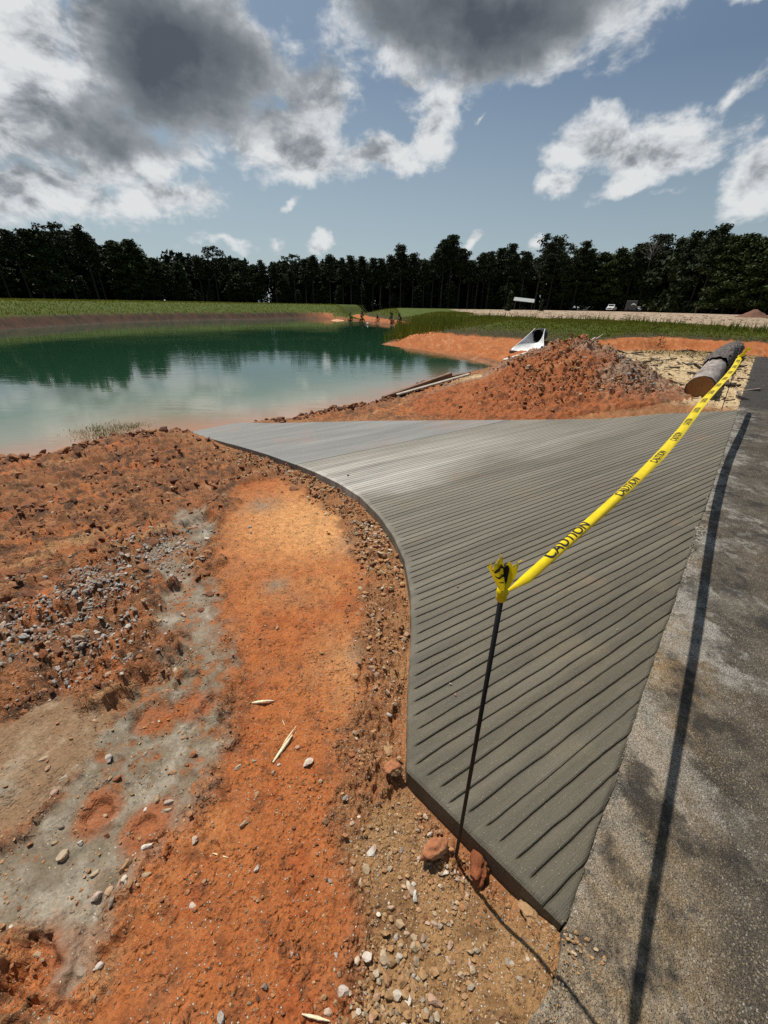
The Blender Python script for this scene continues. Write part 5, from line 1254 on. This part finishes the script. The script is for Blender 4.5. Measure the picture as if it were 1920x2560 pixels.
# ------------------------------------------------------------------ culvert outlet, board, timbers
GALV = simple("galvanised_metal", (.62, .62, .60), .5, .25, .25, 3, .004); PIPE = simple("black_plastic_pipe", (.012, .012, .012), .6); LUMBER = simple("weathered_lumber", (.17, .095, .055), .85, var=.35, scale=8, bmp=.004); PALE = simple("pale_board", (.55, .50, .43), .8, var=.25, scale=8, bmp=.003)
def culvert():
    # flared end section opening down the bank, mouth towards the pond and a little to the left
    o = empty('culvert_outlet', (7.2, 20.95, -.38), math.radians(238)); o.scale = (.88, .88, .88); tag(o, 'white flared metal culvert mouth set in the red bank above the pond', 'culvert')
    nu, nv = 12, 17; V = []
    for a in range(nu):
        u = a / (nu - 1)                                    # 0 at the pipe, 1 at the flared lip
        x = -1.25 + 1.95 * u; half = .30 + .62 * u ** 1.3; top = .72 * (1 - u) ** .8 + .03; zc = .40 * (1 - u)
        for b in range(nv):
            q = -1 + 2 * b / (nv - 1); ang = q * math.pi * .62
            V.append((x - .22 * abs(q) ** 3 * (1 - u), half * math.sin(ang) / math.sin(math.pi * .62) if abs(q) > .8 else half * math.sin(ang * .95), zc + top * (1 - math.cos(ang)) / 1.37))
    V = np.array(V); i = np.arange(nu - 1)[:, None] * nv; j = np.arange(nv - 1)[None, :]
    me = np_mesh('flared_apron', V, np.stack([i + j, i + j + 1, i + nv + j + 1, i + nv + j], -1).reshape(-1, 4), GALV, True); ob = link('flared_apron', me, o); sd2 = ob.modifiers.new('thickness', 'SOLIDIFY'); sd2.thickness = .03
    bm = bmesh.new(); rg = []
    for x, r in ((-1.22, .36), (-2.2, .36), (-2.2, .30), (-1.16, .30)):
        rg.append([bm.verts.new((x, r * math.cos(2 * math.pi * k / 24), .78 + r * math.sin(2 * math.pi * k / 24))) for k in range(24)])
    for a_, b_ in zip(rg, rg[1:] + rg[:1]):
        for k in range(24): bm.faces.new((a_[k], a_[(k + 1) % 24], b_[(k + 1) % 24], b_[k]))
    bm.faces.new([bm.verts.new((-2.15, .33 * math.cos(2 * math.pi * k / 24), .78 + .33 * math.sin(2 * math.pi * k / 24))) for k in range(24)]); bmesh.ops.recalc_face_normals(bm, faces=bm.faces); bm_obj('pipe', bm, PIPE, o, True)
    bm = bmesh.new(); box(bm, (.10, 1.9, .16), (.72, 0, -.02), bevel=.01); bm_obj('lip', bm, simple("dark_metal_lip", (.10, .085, .07), .7), o)
culvert()
def beam(p0, p1, w, h, mat, name, label, bev=.008):
    p0, p1 = Vector(p0), Vector(p1); L = (p1 - p0).length; bm = bmesh.new(); box(bm, (L, w, h), (0, 0, 0), bevel=bev)
    o = bm_obj(name, bm, mat); o.location = (p0 + p1) / 2; dv = (p1 - p0).normalized(); o.rotation_euler = (random.uniform(-.1, .1), -math.asin(dv.z), math.atan2(dv.y, dv.x)); return tag(o, label, 'timber')
beam((5.55, 19.55, gz(5.55, 19.55) + .10), (7.35, 20.35, gz(7.35, 20.35) + .06), .16, .05, PALE, 'pale_board', 'long pale board lying on red mud below the culvert mouth')
za, zb = gz(.0, 11.0), gz(1.95, 12.1)
beam((-.06, 10.93, za + .05), (1.93, 12.08, zb + .16), .15, .17, LUMBER, 'timber_beam', 'thick brown square timber slanting down to the water left of the heap')
beam((.30, 10.98, gz(.3, 10.98) + .05), (2.42, 11.80, gz(2.42, 11.8) + .10), .14, .045, simple('grey_plank', (.32, .27, .21), .8, var=.3, scale=8), 'timber_plank', 'thin pale topped plank lying in front of the thick brown timber')
beam((1.95, 12.05, gz(1.95, 12.05) + .08), (2.55, 12.45, gz(2.55, 12.45) + .10), .14, .10, LUMBER, 'timber_offcut', 'short brown offcut behind the upper end of the thick timber')

# ------------------------------------------------------------------ far things on the lot and the pond
WHITE = simple("white_paint", (.70, .70, .68), .35, var=.05); SILVER = simple("silver_paint", (.42, .43, .44), .3, .3, var=.05); GLASS = simple("dark_glass", (.02, .024, .028), .08, var=.05); RUB = simple("tyre_rubber", (.02, .02, .02), .85); RIM = simple("wheel_rim", (.40, .40, .40), .35, .7); LAMP = simple("lamp_lens", (.75, .74, .70), .15, var=.05); REDL = simple("red_lens", (.35, .02, .02), .2)
def vehicle(name, loc, rz, label, cat, paint, L, Wd, hood, roof, cab, pick):
    o = empty(name, loc, rz); tag(o, label, cat); bm = bmesh.new()
    prof = [(-L / 2, .45), (-L / 2, hood), (cab[0], hood), (cab[1], roof), (cab[2], roof), (cab[3], hood * 1.02), (L / 2, hood * .93), (L / 2, .45)]
    if pick: prof[1] = (-L / 2, hood * 1.03); prof[2] = (cab[0], hood * 1.03)
    rows = []
    for y, k in ((-Wd / 2, 1), (Wd / 2, 1)): rows.append([bm.verts.new((x, y * (.84 if z > hood * 1.1 else 1), z)) for x, z in prof])
    n = len(prof)
    for k in range(n): bm.faces.new((rows[0][k], rows[0][(k + 1) % n], rows[1][(k + 1) % n], rows[1][k]))
    bm.faces.new(rows[0]); bm.faces.new(rows[1][::-1]); bmesh.ops.recalc_face_normals(bm, faces=bm.faces); bmesh.ops.bevel(bm, geom=list(bm.edges), offset=.06, segments=2, affect='EDGES'); bm_obj('body', bm, paint, o, False)
    def pane(nm, pts):
        bm = bmesh.new(); v1 = [bm.verts.new(p) for p in pts]; f = bm.faces.new(v1); ex = bmesh.ops.extrude_face_region(bm, geom=[f]); nrm = f.normal if f.normal.length else Vector((0, 0, 1)); f.normal_update()
        bmesh.ops.translate(bm, vec=f.normal * .03, verts=[q for q in ex['geom'] if isinstance(q, bmesh.types.BMVert)]); bmesh.ops.recalc_face_normals(bm, faces=bm.faces); bm_obj(nm, bm, GLASS, o)
    w8 = Wd * .40; a, b = Vector((cab[3], 0, hood)), Vector((cab[2], 0, roof)); nrm = Vector((b.z - a.z, 0, a.x - b.x)).normalized() * .01
    pane('windscreen', [tuple(a.lerp(b, f_) + nrm + Vector((0, y, 0))) for f_, y in ((.14, -w8), (.14, w8), (.88, w8 * .92), (.88, -w8 * .92))])
    a, b = Vector((cab[0], 0, hood)), Vector((cab[1], 0, roof)); nrm = Vector((-(b.z - a.z), 0, b.x - a.x)).normalized() * .01
    pane('rear_window', [tuple(a.lerp(b, f_) + nrm + Vector((0, y, 0))) for f_, y in ((.2, w8 * .9), (.2, -w8 * .9), (.85, -w8 * .8), (.85, w8 * .8))])
    for sy in (-1, 1):
        y0, y1 = sy * (Wd / 2 + .004), sy * (Wd * .42 + .02); ps = [(cab[0] + .2, y0, hood + .06), (cab[3] - .25, y0, hood + .06), (cab[2] - .05, y1, roof - .10), (cab[1] + .1, y1, roof - .10)]
        pane('side_window', ps if sy < 0 else ps[::-1])
        for x in (-L * .31, L * .31):
            w = empty('wheel', (x, sy * (Wd / 2 - .10), .36)); w.parent = o; bm = bmesh.new(); tube(bm, [(0, -.12, 0), (0, .12, 0)], [.36, .36], 16); bm_obj('tyre', bm, RUB, w); bm = bmesh.new(); tube(bm, [(0, -.13, 0), (0, .13, 0)], [.21, .21], 12); bm_obj('rim', bm, RIM, w)
        for x, mt, nm in ((L / 2, LAMP, 'headlight'), (-L / 2, REDL, 'tail_light')):
            bm = bmesh.new(); box(bm, (.06, .34, .17), (x, sy * Wd * .36, hood * .80), bevel=.02); bm_obj(nm, bm, mt, o)
    bm = bmesh.new(); box(bm, (.16, Wd * .96, .22), (L / 2 + .03, 0, .52), bevel=.05); bm_obj('bumper', bm, RIM if pick else paint, o)
    bm = bmesh.new(); box(bm, (.05, Wd * .44, .24), (L / 2 + .01, 0, hood * .78), bevel=.02); bm_obj('grille', bm, PIPE, o)
vehicle('pickup_truck', (68.6, 134.0, gz(68.6, 134.0)), math.radians(232), 'silver white pickup truck parked at the wood edge left of the dark box', 'truck', WHITE, 5.4, 1.95, 1.12, 1.9, (-.7, -.45, .75, 1.35), True)
vehicle('parked_car', (77.0, 133.5, gz(77.0, 133.5)), math.radians(225), 'pale grey car parked low right beside the dark box', 'car', SILVER, 4.5, 1.8, .92, 1.42, (-1.7, -1.1, .55, 1.2), False)
o = empty('box_trailer', (73.6, 132.5, gz(73.6, 132.5)), math.radians(-30)); tag(o, 'dark grey upright box trailer with a white curved mark on it', 'trailer')
bm = bmesh.new(); box(bm, (2.9, 3.0, 2.6), (0, 0, 1.65), bevel=.06); bm_obj('body', bm, simple("dark_grey_panel", (.075, .078, .08), .6), o)
bm = bmesh.new(); pts = [Vector((.55 + .75 * math.cos(a), -1.54, 1.45 + .62 * math.sin(a))) for a in np.linspace(.15, math.pi - .35, 9)]; tube(bm, pts, [.05, .12, .15, .17, .17, .16, .15, .12, .06], 6); bm_obj('curved_mark', bm, WHITE, o)
for sx in (-.5, .5):
    bm = bmesh.new(); tube(bm, [(sx, -1.5, .34), (sx, -1.25, .34)], [.34, .34], 14); bm_obj('wheel', bm, RUB, o); bm = bmesh.new(); tube(bm, [(sx, 1.25, .34), (sx, 1.5, .34)], [.34, .34], 14); bm_obj('wheel', bm, RUB, o)
bm = bmesh.new(); box(bm, (1.6, .10, .10), (-2.1, 0, .5)); bm_obj('drawbar', bm, RUB, o)
o = empty('picnic_shelter', (38.4, 124.0, gz(38.4, 124.0)), math.radians(-18)); tag(o, 'small open shelter with a pale sloping metal roof at the wood edge', 'shelter')
RUST = simple("dark_post", (.05, .04, .03), .8); bm = bmesh.new(); box(bm, (5.6, 3.6, .12), (0, 0, 2.55), (math.radians(14), math.radians(5), 0), .02); bm_obj('roof', bm, simple("pale_roof_sheet", (.34, .35, .34), .5, .2), o)
for sx in (-2.3, 2.3):
    for sy in (-1.3, 1.3): bm = bmesh.new(); tube(bm, [(sx, sy, 0), (sx, sy, 2.5 + sy * .25 - sx * .087)], [.09, .09], 8); bm_obj('post', bm, RUST, o)
bm = bmesh.new(); box(bm, (2.0, .8, .08), (0, 0, .75), bevel=.01); bm_obj('table_top', bm, RUST, o)
for sx in (-.8, .8): bm = bmesh.new(); box(bm, (.08, .7, .72), (sx, 0, .36)); bm_obj('table_leg', bm, RUST, o)
for sy in (-.75, .75): bm = bmesh.new(); box(bm, (2.0, .28, .06), (0, sy, .45)); bm_obj('bench', bm, RUST, o)
o = empty('notice_sign', (82.0, 109.5, gz(82.0, 109.5)), math.radians(-38)); tag(o, 'small white notice board on a dark post before the right woods', 'sign')
bm = bmesh.new(); box(bm, (.9, .05, .6), (0, -.06, 1.3), bevel=.01); bm_obj('board', bm, WHITE, o); bm = bmesh.new(); tube(bm, [(0, 0, -.1), (0, 0, 1.7)], [.06, .06], 8); bm_obj('post', bm, RUST, o)
o = empty('white_marker', (83.6, 109.3, gz(83.6, 109.3))); tag(o, 'short white marker post right of the small notice board', 'post')
bm = bmesh.new(); tube(bm, [(0, 0, -.1), (.05, 0, .7), (.12, 0, 1.35)], [.16, .17, .13], 10); bm_obj('shaft', bm, WHITE, o); bm = bmesh.new(); tube(bm, [(.12, 0, 1.34), (.13, 0, 1.5)], [.14, .06], 10); bm_obj('cap', bm, WHITE, o)
bm = bmesh.new(); tube(bm, [(0, 0, -.2), (.5, 0, 3.2), (1.3, .2, 7.0)], [.13, .11, .07], 8); tube(bm, [(.8, .05, 4.6), (1.5, 0, 5.6)], [.05, .02], 5); o = bm_obj('leaning_snag', bm, simple("grey_deadwood", (.20, .18, .16), .9)); o.location = (84.6, 110.5, gz(84.6, 110.5)); tag(o, 'thin grey dead trunk leaning right beside the white marker post', 'dead tree')
def small_heap(name, x, y, rx, h, mat_c, label):
    n = 26; gx, gy = np.meshgrid(np.linspace(-rx, rx, n), np.linspace(-rx, rx, n), indexing='ij'); a, b = gx.ravel(), gy.ravel(); rho = np.hypot(a / rx, b / rx / .8); zz = h * np.clip(1 - rho, 0, 1) ** 1.1 + np.abs(fbm(a, b, 2.5 / rx, 4, .6, x)) * h * .3 * (rho < 1) - .08
    i = np.arange(n - 1)[:, None] * n; j = np.arange(n - 1)[None, :]; me = np_mesh(name, np.stack([a, b, zz], 1), np.stack([i + j, i + n + j, i + n + j + 1, i + j + 1], -1).reshape(-1, 4), SOIL, True)
    vcol(me, 'soil', np.tile(np.array(mat_c), (n * n, 1))); vcol(me, 'aux', np.tile(np.array([0, .5, 0.]), (n * n, 1))); o = link(name, me, loc=(x, y, gz(x, y))); return tag(o, label, 'dirt pile')
small_heap('dirt_heap', 52.6, 62.5, 2.3, 1.15, (.15, .075, .05), 'small reddish dirt heap far out on the straw covered lot')
small_heap('sand_bar', -8.2, 70.5, 2.6, .5, (.62, .33, .19), 'pale peach sand patch at the far end of the pond')
o = empty('white_float', (-2.65, 58.0, WL)); tag(o, 'tiny white float on the water before the far saplings', 'float')
bm = bmesh.new(); bmesh.ops.create_uvsphere(bm, u_segments=14, v_segments=9, radius=.17); bmesh.ops.translate(bm, vec=(0, 0, .08), verts=bm.verts); bm_obj('ball', bm, WHITE, o, True); bm = bmesh.new(); tube(bm, [(0, 0, .2), (0, 0, .32)], [.03, .03], 6); bm_obj('stem', bm, WHITE, o)
for k, (x, y, w) in enumerate([(1.75, 44.5, .5), (1.35, 43.3, .4), (2.2, 45.4, .45)]):
    pebble(x, y, w, ['middle white rock at the reed fringed shore corner', 'nearest white rock at the reed fringed shore corner', 'farthest white rock at the reed fringed shore corner'][k], name='shore_rock', k=k, z=max(gz(x, y), WL + .05))
bm = bmesh.new(); tube(bm, [(0, 0, .04), (.14, .05, .14), (.22, .2, .10), (.35, .22, .2)], [.02, .018, .014, .006], 6); o = bm_obj('dead_root', bm, PALE); o.location = (8.6, 18.0, gz(8.6, 18.0) + .1); o.scale = (2.2, 2, 2); tag(o, 'pale crooked dead root poking from the bank behind the heap', 'root')
